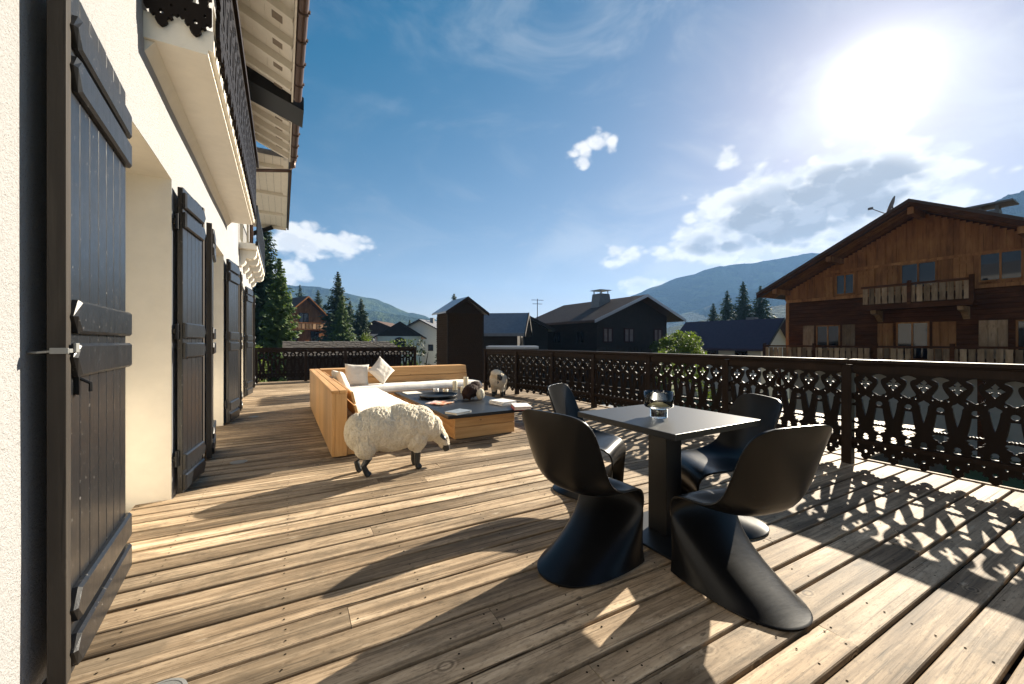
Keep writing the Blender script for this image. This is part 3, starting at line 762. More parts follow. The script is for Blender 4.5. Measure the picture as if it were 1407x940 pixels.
# ================================================================== LOUNGE: corner sofa, coffee table
def build_sofa():
    so = thing('corner_sofa', (1.5, 6.3, 0), 'L-shaped larch plank corner sofa with white seat cushions', 'sofa')
    X0, X1 = .44, .585; Ya, Yb = 4.45, 8.25; H = .70
    n = 16; w = (Yb-Ya-.0)/n
    for k in range(n):
        one('plank', 'larch_v', lambda m: m.cbox(X0, X0+.028, Ya+w*k+.0015, Ya+w*(k+1)-.0015, .015, H-.034, .003), so)
    one('arm_core', 'larch_v', lambda m: m.box(X0+.03, X1-.03, Ya+.03, Yb-.05, .02, H-.04), so)
    for k in range(2): one('arm_cap', 'larch_y', lambda m: m.cbox(X0-.006+k*.078, X0+.069+k*.078, Ya-.004, Yb, H-.032, H, .004), so)
    for k in range(1): one('plank', 'larch_v', lambda m: m.cbox(X0+.0295, X1, Ya, Ya+.027, .015, H-.034, .003), so)
    # inner backrest slats leaning outwards, along the arm
    for k, (za, zb) in enumerate(((.40, .53), (.545, .675))):
        def sl(m):
            x0 = X1+.10-(za-.38)*.22; x1 = X1+.10-(zb-.38)*.22
            m.prism([(x0, za), (x0+.026, za), (x1+.026, zb), (x1, zb)], 1, Ya+.01, 7.78)
        one('backrest_board', 'larch_y', sl, so, fix=True, bevel=.003)
    # seat carcass (left run, then far run)
    for k, (za, zb) in enumerate(((.02, .145), (.149, .285))):
        one('front_board', 'larch_y', lambda m: m.cbox(1.40, 1.428, Ya+.05, 7.20, za, zb, .003), so)
        one('front_board', 'larch', lambda m: m.cbox(1.43, 3.30, 7.20, 7.228, za, zb, .003), so)
    one('end_board', 'larch_v', lambda m: m.cbox(X1+.006, 1.40, Ya+.03, Ya+.055, .015, .30, .003), so)
    one('seat_base', 'larch', lambda m: [m.box(X1+.01, 1.399, Ya+.056, 7.199, .03, .287), m.box(X1+.01, 3.29, 7.23, 8.0, .03, .287)], so)
    # far backrest: two wide boards, leaning, with cap
    for k, (za, zb) in enumerate(((.42, .535), (.545, .70))):
        def bl(m):
            y0 = 7.82+(za-.38)*.30; y1 = 7.82+(zb-.38)*.30
            m.prism([(y0, za), (y0+.03, za), (y1+.03, zb), (y1, zb)], 0, .62, 3.42)
        one('backrest_board', 'larch', bl, so, fix=True, bevel=.003)
    one('back_core', 'larch', lambda m: m.prism([(7.90, .02), (8.22, .02), (8.22, .68), (7.96, .68)], 0, .60, 3.41), so, fix=True)
    one('back_cap', 'larch', lambda m: m.cbox(.60, 3.425, 7.93, 8.25, .685, .705, .004), so)
    # cushions
    def cushion(name, x0, x1, y0, y1, z0, z1, seed):
        nx, ny = max(6, int((x1-x0)/.06)), max(6, int((y1-y0)/.06)); r = .045
        vs = []; fs = []
        def P(i, j, top):
            a, b = i/nx, j/ny; x = x0+(x1-x0)*a; y = y0+(y1-y0)*b
            e = min(a*(x1-x0), (1-a)*(x1-x0), b*(y1-y0), (1-b)*(y1-y0))
            q = min(1, e/r); h = math.sqrt(max(0, 1-(1-q)**2))
            if not top: return (x, y, z0+(1-h)*.04)
            wob = .007*mnoise.noise(Vector((x*5+seed, y*5, 1)))+.004*mnoise.noise(Vector((x*14+seed, y*14, 5)))
            return (x, y, z1-(1-h)*(z1-z0-.045)+wob*q)
        for top in (1, 0):
            for j in range(ny+1):
                for i in range(nx+1): vs.append(P(i, j, top))
        n = (nx+1)*(ny+1); id = lambda i, j, t: j*(nx+1)+i+(0 if t else n)
        for j in range(ny):
            for i in range(nx):
                fs.append((id(i, j, 1), id(i+1, j, 1), id(i+1, j+1, 1), id(i, j+1, 1))); fs.append((id(i, j+1, 0), id(i+1, j+1, 0), id(i+1, j, 0), id(i, j, 0)))
        for i in range(nx):
            fs.append((id(i, 0, 0), id(i+1, 0, 0), id(i+1, 0, 1), id(i, 0, 1))); fs.append((id(i+1, ny, 0), id(i, ny, 0), id(i, ny, 1), id(i+1, ny, 1)))
        for j in range(ny):
            fs.append((id(0, j+1, 0), id(0, j, 0), id(0, j, 1), id(0, j+1, 1))); fs.append((id(nx, j, 0), id(nx, j+1, 0), id(nx, j+1, 1), id(nx, j, 1)))
        mb = MB(); mb.add(vs, fs); mb.build(name, 'seat_cloth', so, smooth=True)
    cushion('seat_cushion', .665, 1.45, 4.46, 7.16, .288, .42, 1)
    cushion('seat_cushion', .665, 3.50, 7.175, 7.80, .288, .42, 7)
build_sofa()
def pillow(center, size, rot, label):
    nx = 18; vs = []; fs = []
    for top in (1, -1):
        for j in range(nx+1):
            for i in range(nx+1):
                a, b = -1+2*i/nx, -1+2*j/nx
                # pulled-in sides, pointed corners
                px = a*(1-.10*(1-b*b)*abs(a)); py = b*(1-.10*(1-a*a)*abs(b))
                h = (max(0, (1-a**4)*(1-b**4)))**.55
                tuft = .12*mnoise.noise(Vector((a*3.2, b*3.2, top+center[0])))*h
                vs.append(Vector((px*size/2, py*size/2, top*(h*.075+tuft*.12))))
    n = (nx+1)**2
    for t in (0, 1):
        for j in range(nx):
            for i in range(nx):
                q = (t*n+j*(nx+1)+i, t*n+j*(nx+1)+i+1, t*n+(j+1)*(nx+1)+i+1, t*n+(j+1)*(nx+1)+i); fs.append(q if t == 0 else q[::-1])
    mb = MB(); mb.add(vs, fs); o = mb.build('throw_pillow', 'pillow_cloth', smooth=True)
    o.location = center; o.rotation_euler = rot; tag(o, label, 'pillow', 'pillows on the sofa'); return o
pillow((.78, 6.55, .565), .44, (R(0), R(68), R(8)), 'white textured pillow leaning on the sofa arm')
pillow((1.17, 7.66, .60), .42, (R(70), R(3), R(-4)), 'square white pillow standing upright in the sofa corner')
pillow((1.60, 7.63, .665), .40, (R(68), R(45), R(4)), 'white pillow standing on its corner against the backrest')
def build_coffee():
    t = thing('coffee_table', (2.25, 5.7, 0), 'low larch coffee table with overhanging black top', 'table')
    one('table_top', 'table_black', lambda m: m.box(1.68, 2.86, 4.40, 6.98, .292, .332), t, bevel=.004)
    X0, X1, Y0, Y1 = 1.82, 2.66, 4.54, 6.85
    for (za, zb) in ((.012, .148), (.152, .290)):
        one('side_board', 'larch', lambda m: m.cbox(X0, X1, Y0, Y0+.03, za, zb, .003), t); one('side_board', 'larch', lambda m: m.cbox(X0, X1, Y1-.03, Y1, za, zb, .003), t)
        one('side_board', 'larch_y', lambda m: m.cbox(X0+.001, X0+.03, Y0+.031, Y1-.031, za, zb, .003), t); one('side_board', 'larch_y', lambda m: m.cbox(X1-.03, X1-.001, Y0+.031, Y1-.031, za, zb, .003), t)
    one('plinth', 'dark_wood', lambda m: m.box(X0+.05, X1-.05, Y0+.05, Y1-.05, 0, .29), t)
build_coffee()
CZ = .332
def on_ct(u, v, z=CZ):
    r = cam_dir(u, v); k = (z-CAMH)/r.z; return (r.x*k, r.y*k)
def book(x, y, z, w, l, h, rz, cover, label, grp):
    b = thing('book', (x, y, z), label, 'book', grp, R(rz))
    M = wm(b)
    def bx(m, x0, x1, y0, y1, z0, z1):
        vs = [M @ Vector(p) for p in [(a, c, d) for d in (z0, z1) for (a, c) in ((x0, y0), (x1, y0), (x1, y1), (x0, y1))]]
        m.add(vs, [(3, 2, 1, 0), (4, 5, 6, 7), (0, 1, 5, 4), (1, 2, 6, 5), (2, 3, 7, 6), (3, 0, 4, 7)])
    one('cover', cover, lambda m: [bx(m, -w/2, w/2, -l/2, l/2, .0005, .0035), bx(m, -w/2, w/2, -l/2, l/2, h-.003, h), bx(m, -w/2-.003, -w/2, -l/2, l/2, .0005, h)], b)
    one('pages', 'book_page', lambda m: bx(m, -w/2+.001, w/2-.006, -l/2+.004, l/2-.004, .0037, h-.0032), b)
    return b
G = 'books on the coffee table'
x, y = on_ct(691, 555); book(x, y, CZ, .25, .32, .026, 8, 'book_white', 'lower white book of the pile beside the fur figurine', G)
book(x+.005, y+.004, CZ+.027, .24, .30, .022, 12, 'book_white', 'upper white book of the pile beside the fur figurine', G)
x, y = on_ct(716, 561); book(x, y, CZ, .22, .30, .03, -22, 'book_red', 'red covered thick book at the table edge', G)
book(x+.002, y-.003, CZ+.031, .215, .295, .014, -20, 'book_white', 'thin pale book lying on the red book', G)
x, y = on_ct(630, 567.5); book(x, y, CZ, .20, .27, .026, -65, 'book_grey', 'grey photo book at the near end of the black table top', G)
def magazines():
    x, y = on_ct(604, 555)
    for k, (dx, dy, rz, mt, lb) in enumerate(((0, .12, -50, 'magazine_pink', 'pale pink magazine half under the orange one'), (.03, -.02, -58, 'magazine_orange', 'orange and brown magazine behind the grey book'))):
        m = Mat(mt); n = m.noise(m.obj, 14 if k else 9, 3, .5); ch = m.n('ShaderNodeTexVoronoi'); m.link(m.obj, ch.inputs[0]); ch.inputs['Scale'].default_value = 13
        c = m.ramp(m.math('MULTIPLY', ch.outputs['Distance'], 1.2), [(0, (.05, .03, .025)), (.4, (.55, .16, .07)), (.7, (.70, .45, .28)), (1, (.8, .7, .6))] if k else [(0, (.55, .28, .24)), (.6, (.75, .60, .54)), (1, (.15, .12, .11))])
        m.set(base=c, rough=.35)
        def sh(mb):
            vs = []
            N = 8
            for zz in (.0, .007):
                for i in range(N+1):
                    a = -0.105+.21*i/N; lift = .004*(i/N)**2 if zz else 0
                    for b in (-.14, .14): vs.append((a, b, .001+zz+lift+.0*k))
            M = Matrix.Translation((x+dx, y+dy, CZ+(.009 if k else 0))) @ Matrix.Rotation(R(rz), 4, 'Z')
            vs = [M @ Vector(v) for v in vs]; n = 2*(N+1); fs = []
            for i in range(N):
                fs += [(n+2*i, n+2*i+2, n+2*i+3, n+2*i+1), (2*i+1, 2*i+3, 2*i+2, 2*i), (2*i, 2*i+2, n+2*i+2, n+2*i), (2*i+3, 2*i+1, n+2*i+1, n+2*i+3)]
            fs += [(0, n, n+1, 1), (2*N+1, n+2*N+1, n+2*N, 2*N)]
            mb.add(vs, fs)
        o = one('magazine', mt, sh); tag(o, lb, 'magazine', 'magazines on the coffee table')
magazines()
def tray():
    x, y = on_ct(602, 546)
    o = one('serving_tray', 'table_black', lambda m: m.lathe([(.20, .0), (.27, .012), (.295, .04), (.300, .042), (.302, .038), (.285, .010), (.22, -.0)][::-1] if False else [(.02, .001), (.22, .001), (.285, .016), (.305, .048), (.300, .050), (.278, .020), (.21, .010), (.02, .009)], (x, y, CZ), 48), smooth=True)
    tag(o, 'round black serving tray with raised rim on the coffee table', 'tray')
    for k, (u, v, lb) in enumerate(((599, 541, 'white ceramic cup on the black tray, beside the glass one'), (612, 542, 'pale glass tea light cup on the black tray'))):
        cx, cy = on_ct(u, v)
        c = one('cup', 'book_white' if k == 0 else 'candle', lambda m: m.lathe([(.028, .0105), (.040, .014), (.044, .05), (.045, .088), (.041, .088), (.040, .05), (.034, .02), (.004, .018)], (cx, cy, CZ), 24), smooth=True)
        tag(c, lb, 'cup')
tray()
for k, (u, v, h, r, lb) in enumerate(((625, 536, .165, .042, 'medium pillar candle of the cream trio on the coffee table'), (640, 534, .215, .044, 'tallest pillar candle of the cream trio on the coffee table'), (636, 540, .105, .040, 'shortest pillar candle of the cream trio on the coffee table'))):
    cx, cy = on_ct(u, v); cd = thing('pillar_candle', (cx, cy, CZ), lb, 'candle', 'pillar candles')
    one('wax', 'candle', lambda m: m.lathe([(r-.002, .0), (r, .004), (r, h-.006), (r-.003, h), (r-.008, h+.001), (r-.012, h-.008), (.002, h-.010)], (cx, cy, CZ), 24), cd, smooth=True)
    one('wick', 'black_iron', lambda m: m.tube([(cx, cy, CZ+h-.011), (cx+.002, cy, CZ+h+.008)], .0018, 5), cd)
def paper():
    x, y = on_ct(566, 540); tag(one('newspaper', 'book_page', lambda m: m.cbox(x-.13, x+.13, y-.17, y+.17, CZ+.0005, CZ+.008, .002)), 'folded pale newspaper at the far corner of the coffee table', 'newspaper')
paper()

# ================================================================== SHEEP
def blob_mesh(name, parts, voxel, smooth_it=4):
    """one continuous body from ellipsoids / tapered limbs, fused by a voxel remesh; parts in local coordinates"""
    mb = MB()
    for p in parts:
        if p[0] == 'e':
            _, c, r, rot = p; bm = bmesh.new(); bmesh.ops.create_icosphere(bm, subdivisions=3, radius=1)
            M = Matrix.Translation(c) @ (Matrix.Rotation(R(rot[2]), 4, 'Z') @ Matrix.Rotation(R(rot[1]), 4, 'Y') @ Matrix.Rotation(R(rot[0]), 4, 'X')) @ Matrix.Diagonal((*r, 1))
            mb.bm(bm, M)
        else:
            _, pts, rs = p; mb.tube(pts, rs, 12)
    o = bpy.data.objects.new(name, mb.mesh(name)); C.objects.link(o)
    md = o.modifiers.new('r', 'REMESH'); md.mode = 'VOXEL'; md.voxel_size = voxel; md.use_smooth_shade = True
    sm = o.modifiers.new('s', 'SMOOTH'); sm.iterations = smooth_it; sm.factor = .5
    bpy.context.view_layer.update(); me = eval_mesh(o, name)
    return me
def sheep(name, loc, rz, parts, dark, label, cat, voxel=.0055, wool_amp=.012, mats=('wool', 'black_hoof'), extras=None, scale=1):
    me = blob_mesh(name, parts, voxel)
    me.materials.clear()
    for m_ in mats: me.materials.append(MATS[m_])
    me.calc_loop_triangles()
    nv = len(me.vertices); nor = [v.normal.copy() for v in me.vertices]
    for v, n in zip(me.vertices, nor):
        if dark(v.co): continue
        p = v.co
        # curly locks: vertical wavy strands
        wx = .020*mnoise.noise(Vector((p.x*18, p.y*18, p.z*30+4))); wz = .03*mnoise.noise(Vector((p.x*20+7, p.y*20, p.z*20)))
        q = Vector(((p.x+wx)*46, (p.y+wx)*46, (p.z+wz)*17))
        w1 = .55-2.0*abs(mnoise.noise(q))
        w2 = mnoise.noise(Vector((p.x*8, p.y*8, p.z*5)))
        w3 = .5-1.6*abs(mnoise.noise(q*2.1))
        v.co = p+n*(wool_amp*(.60*w1+.28*w2+.35*w3))
    mi = [1 if dark(f.center) else 0 for f in me.polygons]
    me.polygons.foreach_set('material_index', mi); me.polygons.foreach_set('use_smooth', [True]*len(me.polygons)); me.update()
    r = thing(name, loc, label, cat, None, R(rz)); r.scale = (scale,)*3
    b = bpy.data.objects.new('body', me); C.objects.link(b); b.parent = r
    if extras: extras(r)
    return r
# hero: grazing sheep, +x is the head
def sheep_parts_graze():
    P = [('e', (-.12, 0, .385), (.255, .165, .195), (0, 0, 0)), ('e', (.10, 0, .395), (.245, .158, .195), (0, 6, 0)),
         ('e', (-.22, 0, .36), (.155, .160, .19), (0, 0, 0)), ('e', (-.29, 0, .37), (.12, .145, .165), (0, 0, 0)), ('e', (.22, 0, .385), (.17, .145, .18), (0, 20, 0)),
         ('e', (.335, 0, .345), (.12, .10, .125), (0, 35, 0)), ('e', (0, 0, .355), (.26, .150, .185), (0, 0, 0)),
         ('e', (-.245, -.08, .265), (.095, .075, .12), (0, 0, 0)), ('e', (-.245, .08, .265), (.095, .075, .12), (0, 0, 0)),
         ('e', (.195, -.055, .285), (.105, .085, .13), (0, 0, 0)), ('e', (.195, .055, .285), (.105, .085, .13), (0, 0, 0)),
         ('t', [(.32, 0, .35), (.41, 0, .29), (.455, 0, .225)], [.10, .075, .062]),
         ('t', [(.435, 0, .265), (.465, 0, .21), (.495, 0, .145), (.505, 0, .115)], [.062, .056, .040, .030])]
    for sy in (-1, 1):
        P.append(('t', [(.20, .065*sy, .22), (.205, .068*sy, .12), (.20, .07*sy, .05), (.215, .07*sy, .018), (.225, .07*sy, .004)], [.038, .030, .025, .031, .029]))
    P.append(('t', [(-.25, -.075, .20), (-.225, -.08, .145), (-.26, -.08, .09), (-.235, -.08, .03), (-.215, -.08, .006)], [.048, .034, .026, .026, .032]))
    P.append(('t', [(-.24, .075, .20), (-.26, .08, .14), (-.30, .08, .09), (-.285, .08, .03), (-.265, .08, .006)], [.048, .034, .026, .026, .032]))
    return P
def graze_dark(p):
    if p.z < .150 and p.x < .32: return True
    if p.x > .455 and p.z < .175+(.02 if abs(p.y) < .02 else 0): return True
    return False
def graze_extras(r):
    for s in (-1, 1):
        mb = MB(); M = wm(r); bm = bmesh.new(); bmesh.ops.create_icosphere(bm, subdivisions=2, radius=1)
        mb.bm(bm, M @ Matrix.Translation((.437, .078*s, .272)) @ Matrix.Rotation(R(-38*s), 4, 'X') @ Matrix.Rotation(R(20), 4, 'Z') @ Matrix.Diagonal((.022, .050, .012, 1)))
        mb.build('ear', 'black_hoof', r, smooth=True)
        mb = MB(); bm = bmesh.new(); bmesh.ops.create_icosphere(bm, subdivisions=2, radius=.0095)
        mb.bm(bm, M @ Matrix.Translation((.482, .044*s, .222))); mb.build('eye', 'black_hoof', r, smooth=True)
sheep('sheep_sculpture', (.90, 3.79, 0), -3, sheep_parts_graze(), graze_dark, 'cream woolly sheep sculpture grazing before the sofa', 'sheep sculpture', extras=graze_extras, scale=1.04)
def sheep_parts_stand():
    P = [('e', (-.05, 0, .34), (.23, .19, .20), (0, 0, 0)), ('e', (.06, 0, .37), (.17, .19, .205), (0, 0, 0)), ('e', (.12, 0, .33), (.12, .17, .17), (0, 0, 0)),
         ('e', (.14, -.02, .50), (.12, .13, .10), (0, 0, 0)), ('e', (.20, .04, .475), (.085, .080, .085), (0, 20, 0))]
    P += [('t', [(.24, .06, .50), (.285, .085, .44), (.30, .095, .375)], [.062, .052, .036])]
    for sx in (-.17, .10):
        for sy in (-.095, .095): P.append(('t', [(sx, sy, .25), (sx, sy, .10), (sx+.005, sy, .04), (sx+.015, sy, .006)], [.06, .045, .036, .042]))
    return P
def stand_extras(r):
    M = wm(r)
    for (c, rot) in (((.195, -.075, .53), 40), ((.17, .145, .52), -40)):
        mb = MB(); bm = bmesh.new(); bmesh.ops.create_icosphere(bm, subdivisions=2, radius=1)
        mb.bm(bm, M @ Matrix.Translation(c) @ Matrix.Rotation(R(rot), 4, 'X') @ Matrix.Diagonal((.022, .05, .014, 1))); mb.build('ear', 'black_hoof', r, smooth=True)
sheep('sheep_sculpture', (4.16, 7.80, 0), 232, sheep_parts_stand(), lambda p: p.z < .105 or (p.x > .235 and p.z < .50 and p.y > .02), 'white sheep sculpture with dark face standing by the railing', 'sheep sculpture',
      voxel=.013, wool_amp=.014, extras=stand_extras)
def fur_fig():
    x, y = on_ct(655, 549)
    P = [('e', (-.06, .02, .13), (.15, .105, .105), (0, -8, 0)), ('e', (.04, .03, .17), (.10, .095, .10), (0, 0, 0)), ('e', (-.13, .02, .10), (.09, .09, .09), (0, 0, 0)), ('e', (.10, .045, .20), (.055, .05, .06), (0, 0, 0)),
         ('t', [(.05, -.03, .10), (.055, -.03, .03), (.06, -.03, .005)], [.03, .02, .022]), ('t', [(.05, .09, .10), (.055, .09, .03), (.06, .09, .005)], [.03, .02, .022]),
         ('t', [(-.14, -.03, .10), (-.145, -.03, .03), (-.14, -.03, .005)], [.03, .02, .022]), ('t', [(-.14, .09, .10), (-.145, .09, .03), (-.14, .09, .005)], [.03, .02, .022])]
    def ex(r):
        M = wm(r); mb = MB(); bm = bmesh.new(); bmesh.ops.create_icosphere(bm, subdivisions=4, radius=1)
        for v in bm.verts: v.co *= 1+.09*mnoise.noise(v.co*5)+.05*mnoise.noise(v.co*11)
        mb.bm(bm, M @ Matrix.Translation((-.0, -.115, .085)) @ Matrix.Diagonal((.062, .062, .085, 1))); mb.build('head', 'wool', r, smooth=True)
    sheep('fur_figurine', (x, y+.06, CZ), 20, P, lambda p: p.z < .04, 'dark brown furry animal figurine with white woolly head on coffee table', 'figurine', voxel=.011, wool_amp=.014, mats=('brown_fur', 'brown_fur'), extras=ex)
fur_fig()

# ================================================================== DINING SET
def panton_mesh():
    NV = 21
    secs = []
    def sec(c, e, w, p=2.4):
        row = []
        for k in range(NV):
            v = -1+2*k/(NV-1); a = abs(v)**p
            row.append((w*v, c[0]+(e[0]-c[0])*a, c[1]+(e[1]-c[1])*a))
        secs.append(row)
    def useq(z, yc, yf, w):
        row = []
        for k in range(NV):
            v = -1+2*k/(NV-1); q = v*math.pi/2
            b = 1-math.cos(q)**.85
            row.append((w*math.copysign(abs(math.sin(q))**.85, q), yc+(yf-yc)*b, z))
        secs.append(row)
    # backrest, from the top edge down: (y, z) of the centre line and of the rim
    sec((-.262, .842), (-.256, .837), .150, 4); sec((-.262, .838), (-.248, .826), .196, 4); sec((-.259, .818), (-.228, .800), .228, 4)
    sec((-.252, .770), (-.200, .752), .243, 4); sec((-.236, .690), (-.170, .680), .248, 3); sec((-.214, .600), (-.138, .595), .250, 3)
    sec((-.192, .525), (-.105, .520), .249, 3); sec((-.170, .470), (-.060, .474), .246, 3); sec((-.135, .428), (-.010, .448), .243, 3)
    sec((-.080, .402), (.045, .432), .240, 3); sec((.000, .392), (.095, .424), .238, 3); sec((.080, .396), (.145, .416), .235, 3)
    sec((.150, .408), (.190, .407), .231, 3); sec((.205, .412), (.228, .392), .227, 3); sec((.243, .398), (.253, .368), .223, 3)
    sec((.264, .368), (.266, .335), .220, 3)
    sec((.268, .330), (.268, .300), .218, 3)
    useq(.275, .248, .268, .215); useq(.225, .200, .265, .213); useq(.175, .130, .262, .212); useq(.125, .045, .258, .213)
    useq(.080, -.050, .254, .217); useq(.042, -.145, .250, .223); useq(.018, -.210, .247, .228); useq(.006, -.250, .245, .232); useq(.001, -.270, .245, .235)
    mb = MB(); n = NV
    mb.add([p for row in secs for p in row], [(i*n+k, i*n+k+1, (i+1)*n+k+1, (i+1)*n+k) for i in range(len(secs)-1) for k in range(n-1)])
    me = mb.mesh('shell', [MATS['chair_black']], None, True)
    o = bpy.data.objects.new('shell', me); C.objects.link(o)
    sb = o.modifiers.new('s', 'SUBSURF'); sb.levels = 1; sb.render_levels = 1
    so = o.modifiers.new('t', 'SOLIDIFY'); so.thickness = .011; so.offset = 0
    bv = o.modifiers.new('b', 'BEVEL'); bv.width = .004; bv.segments = 2; bv.limit_method = 'ANGLE'; bv.angle_limit = R(50)
    bpy.context.view_layer.update(); me = eval_mesh(o, 'shell')
    me.polygons.foreach_set('use_smooth', [True]*len(me.polygons)); me.update()
    zmin = min(v.co.z for v in me.vertices); me.transform(Matrix.Translation((0, 0, -zmin+.0005))); return me
PANTON = panton_mesh()
def chair(x, y, face, label):
    """face: heading of the sitter in degrees from +X"""
    o = bpy.data.objects.new('moulded_chair', PANTON); C.objects.link(o)
    o.location = (x, y, 0.003); o.rotation_euler = (0, 0, R(face-90)); tag(o, label, 'chair', 'black chairs round the dining table'); return o
chair(1.41, 1.685, 12, 'black moulded plastic chair on the shutter side of the square table')
chair(1.925, 1.085, 78, 'black moulded chair with long sunlit foot, backing onto open deck')
chair(2.11, 2.47, -58, 'black moulded chair between the square table and the coffee table')
chair(2.50, 1.56, 150, 'black moulded chair between the square table and the railing')
def build_table():
    t = thing('dining_table', (2.09, 1.69, 0), 'square black bistro table on a single square column', 'table')
    one('table_top', 'table_black', lambda m: m.box(1.70, 2.48, 1.31, 2.07, .703, .737), t, bevel=.003)
    one('column', 'table_black', lambda m: m.box(2.02, 2.16, 1.62, 1.76, .016, .702), t, bevel=.004)
    one('foot_plate', 'table_black', lambda m: m.box(1.84, 2.34, 1.44, 1.94, .003, .0155), t, bevel=.003)
build_table()
def goblet():
    r = cam_dir(905, 573); k = (.737-CAMH)/r.z; x, y = r.x*k, r.y*k; z = .7375
    g = thing('glass_goblet', (x, y, z), 'heavy glass candle bowl with cream wax on the square table', 'candle holder')
    one('bowl', 'clear_glass', lambda m: m.lathe([(.001, .0), (.051, .0), (.053, .004), (.052, .050), (.055, .058), (.080, .063), (.086, .071), (.087, .157), (.0835, .157), (.0825, .073), (.074, .068), (.001, .067)], (x, y, z), 40), g, smooth=True)
    one('wax', 'candle_wax', lambda m: m.lathe([(.001, .0675), (.073, .069), (.0818, .075), (.0820, .100), (.070, .101), (.001, .1005)], (x, y, z), 40), g, smooth=True)
plain('candle_wax', (.50, .42, .24), .4, .4)
goblet()

# ================================================================== SHINGLED TURRET
def build_turret():
    X0, X1, Y0, Y1 = 4.00, 5.08, 10.5, 11.4; ZT = 2.02
    t = thing('shingle_turret', (4.5, 10.9, -.3), 'small brown shingled turret with gabled roof at the deck corner', 'turret')
    body = one('wall', 'shingle', lambda m: m.box(X0, X1, Y0, Y1, GZ, ZT), t)
    # rows of little shingles proud of the wall (too small to pick apart)
    mb = MB(); h = .062; w = .068
    nz = int((ZT-.1)/h)
    for j in range(nz):
        z = .08+j*h; off = (j % 2)*w/2
        for (axis, a0, a1) in (('x', X0, X1), ('y', Y0, Y1)):
            k = a0-off
            while k < a1-.01:
                p, q = max(k+.003, a0), min(k+w-.003, a1); k += w
                if q-p < .012: continue
                d = .012+rnd.uniform(-.003, .004); m_ = (p+q)/2
                lo = [(p, z+.022), (m_-.012, z), (m_+.012, z), (q, z+.022), (q, z+h+.02), (p, z+h+.02)]
                if axis == 'x':
                    vs = [(a, Y0-d-.004, b) for a, b in lo[:4]]+[(a, Y0-.002, b) for a, b in lo[4:]]+[(a, Y0-.001, b) for a, b in lo[:4]]
                else:
                    vs = [(X0-d-.004, a, b) for a, b in lo[:4]]+[(X0-.002, a, b) for a, b in lo[4:]]+[(X0-.001, a, b) for a, b in lo[:4]]
                fs = [(0, 1, 2, 3, 4, 5), (0, 6, 7, 1), (1, 7, 8, 2), (2, 8, 9, 3)]
                mb.add(vs, fs if axis == 'x' else [f[::-1] for f in fs])
    o = mb.build('shingles', 'shingle', t); o['kind'] = 'stuff'
    for (x, y) in ((X0, Y0), (X1, Y0)): one('corner_board', 'dark_wood', lambda m: m.box(x-.022, x+.022, y-.026, y+.03, 0, ZT), t)
    xm = (X0+X1)/2; rz = ZT+.42; ov = .12
    def roof(m):
        for s in (-1, 1):
            e = X0-ov if s < 0 else X1+ov; ze = ZT-.02
            pr = [(xm, rz), (xm, rz+.045), (e, ze+.045), (e, ze)]
            m.prism(pr if s > 0 else pr[::-1], 1, Y0-.16, Y1+.12)
    ro = one('roof', 'zinc', roof, t, fix=True)
    one('gable', 'dark_wood', lambda m: m.prism([(X0, ZT+.001), (X1, ZT+.001), (xm, rz-.05)], 1, Y0, Y1), t, fix=True)
    one('verge_board', 'dark_wood', lambda m: [m.prism([(xm, rz-.05), (xm, rz+.05), (e, ZT+.03), (e, ZT-.06)], 1, Y0-.185, Y0-.162) for e in (X0-ov, X1+ov)], ro, fix=True)
build_turret()
# low outbuilding roof beyond the far railing, covered in lichen
def lichen_shed():
    p0 = far(372, 15.6); s = thing('shed', (p0.x+2, p0.y+2, GZ), 'low shed with lichen covered shingle roof behind the far railing', 'shed')
    def rf(m):
        n = 26; X0, X1 = .0, 4.4; Y0, Y1 = 16.2, 19.8
        for j in range(12):
            a = Y0+(Y1-Y0)*j/12; z = .70+.52*j/12
            x = X0
            while x < X1:
                w = rnd.uniform(.10, .2); m.obox((x+w/2, a+.2, z+.01+rnd.uniform(0, .018)), (w/2-.004, 0, 0), (0, .22, .022), (0, -.002, .010)); x += w
    ro = one('roof', 'lichen_roof', rf, s)
    ro['kind'] = 'stuff'
    one('wall', 'dark_wood', lambda m: m.prism([(16.5, GZ), (19.6, GZ), (19.6, 1.12), (16.5, .66)], 0, .15, 4.25), s, fix=True)
lichen_shed()
def flat_shed():
    a, b = far(668, 15.5), far(740, 15.5)
    s = thing('flat_shed', ((a.x+b.x)/2, (a.y+b.y)/2, GZ), 'dark lean-to with pale flat metal roof just beyond the railing', 'shed')
    t = (b-a); L = t.length/2; t.normalize(); n = Vector((-t.y, t.x, 0)); c = (a+b)/2+n*.9; z = Vector((0, 0, 1))
    one('wall', 'dark_wood', lambda m: m.obox(c+z*((GZ+.93)/2), t*(L-.1), n*.8, z*((.93-GZ)/2)), s)
    one('roof', 'zinc', lambda m: m.obox(c+z*.985, t*L, n*.95, z*.05+n*.0), s, bevel=.01)
flat_shed()

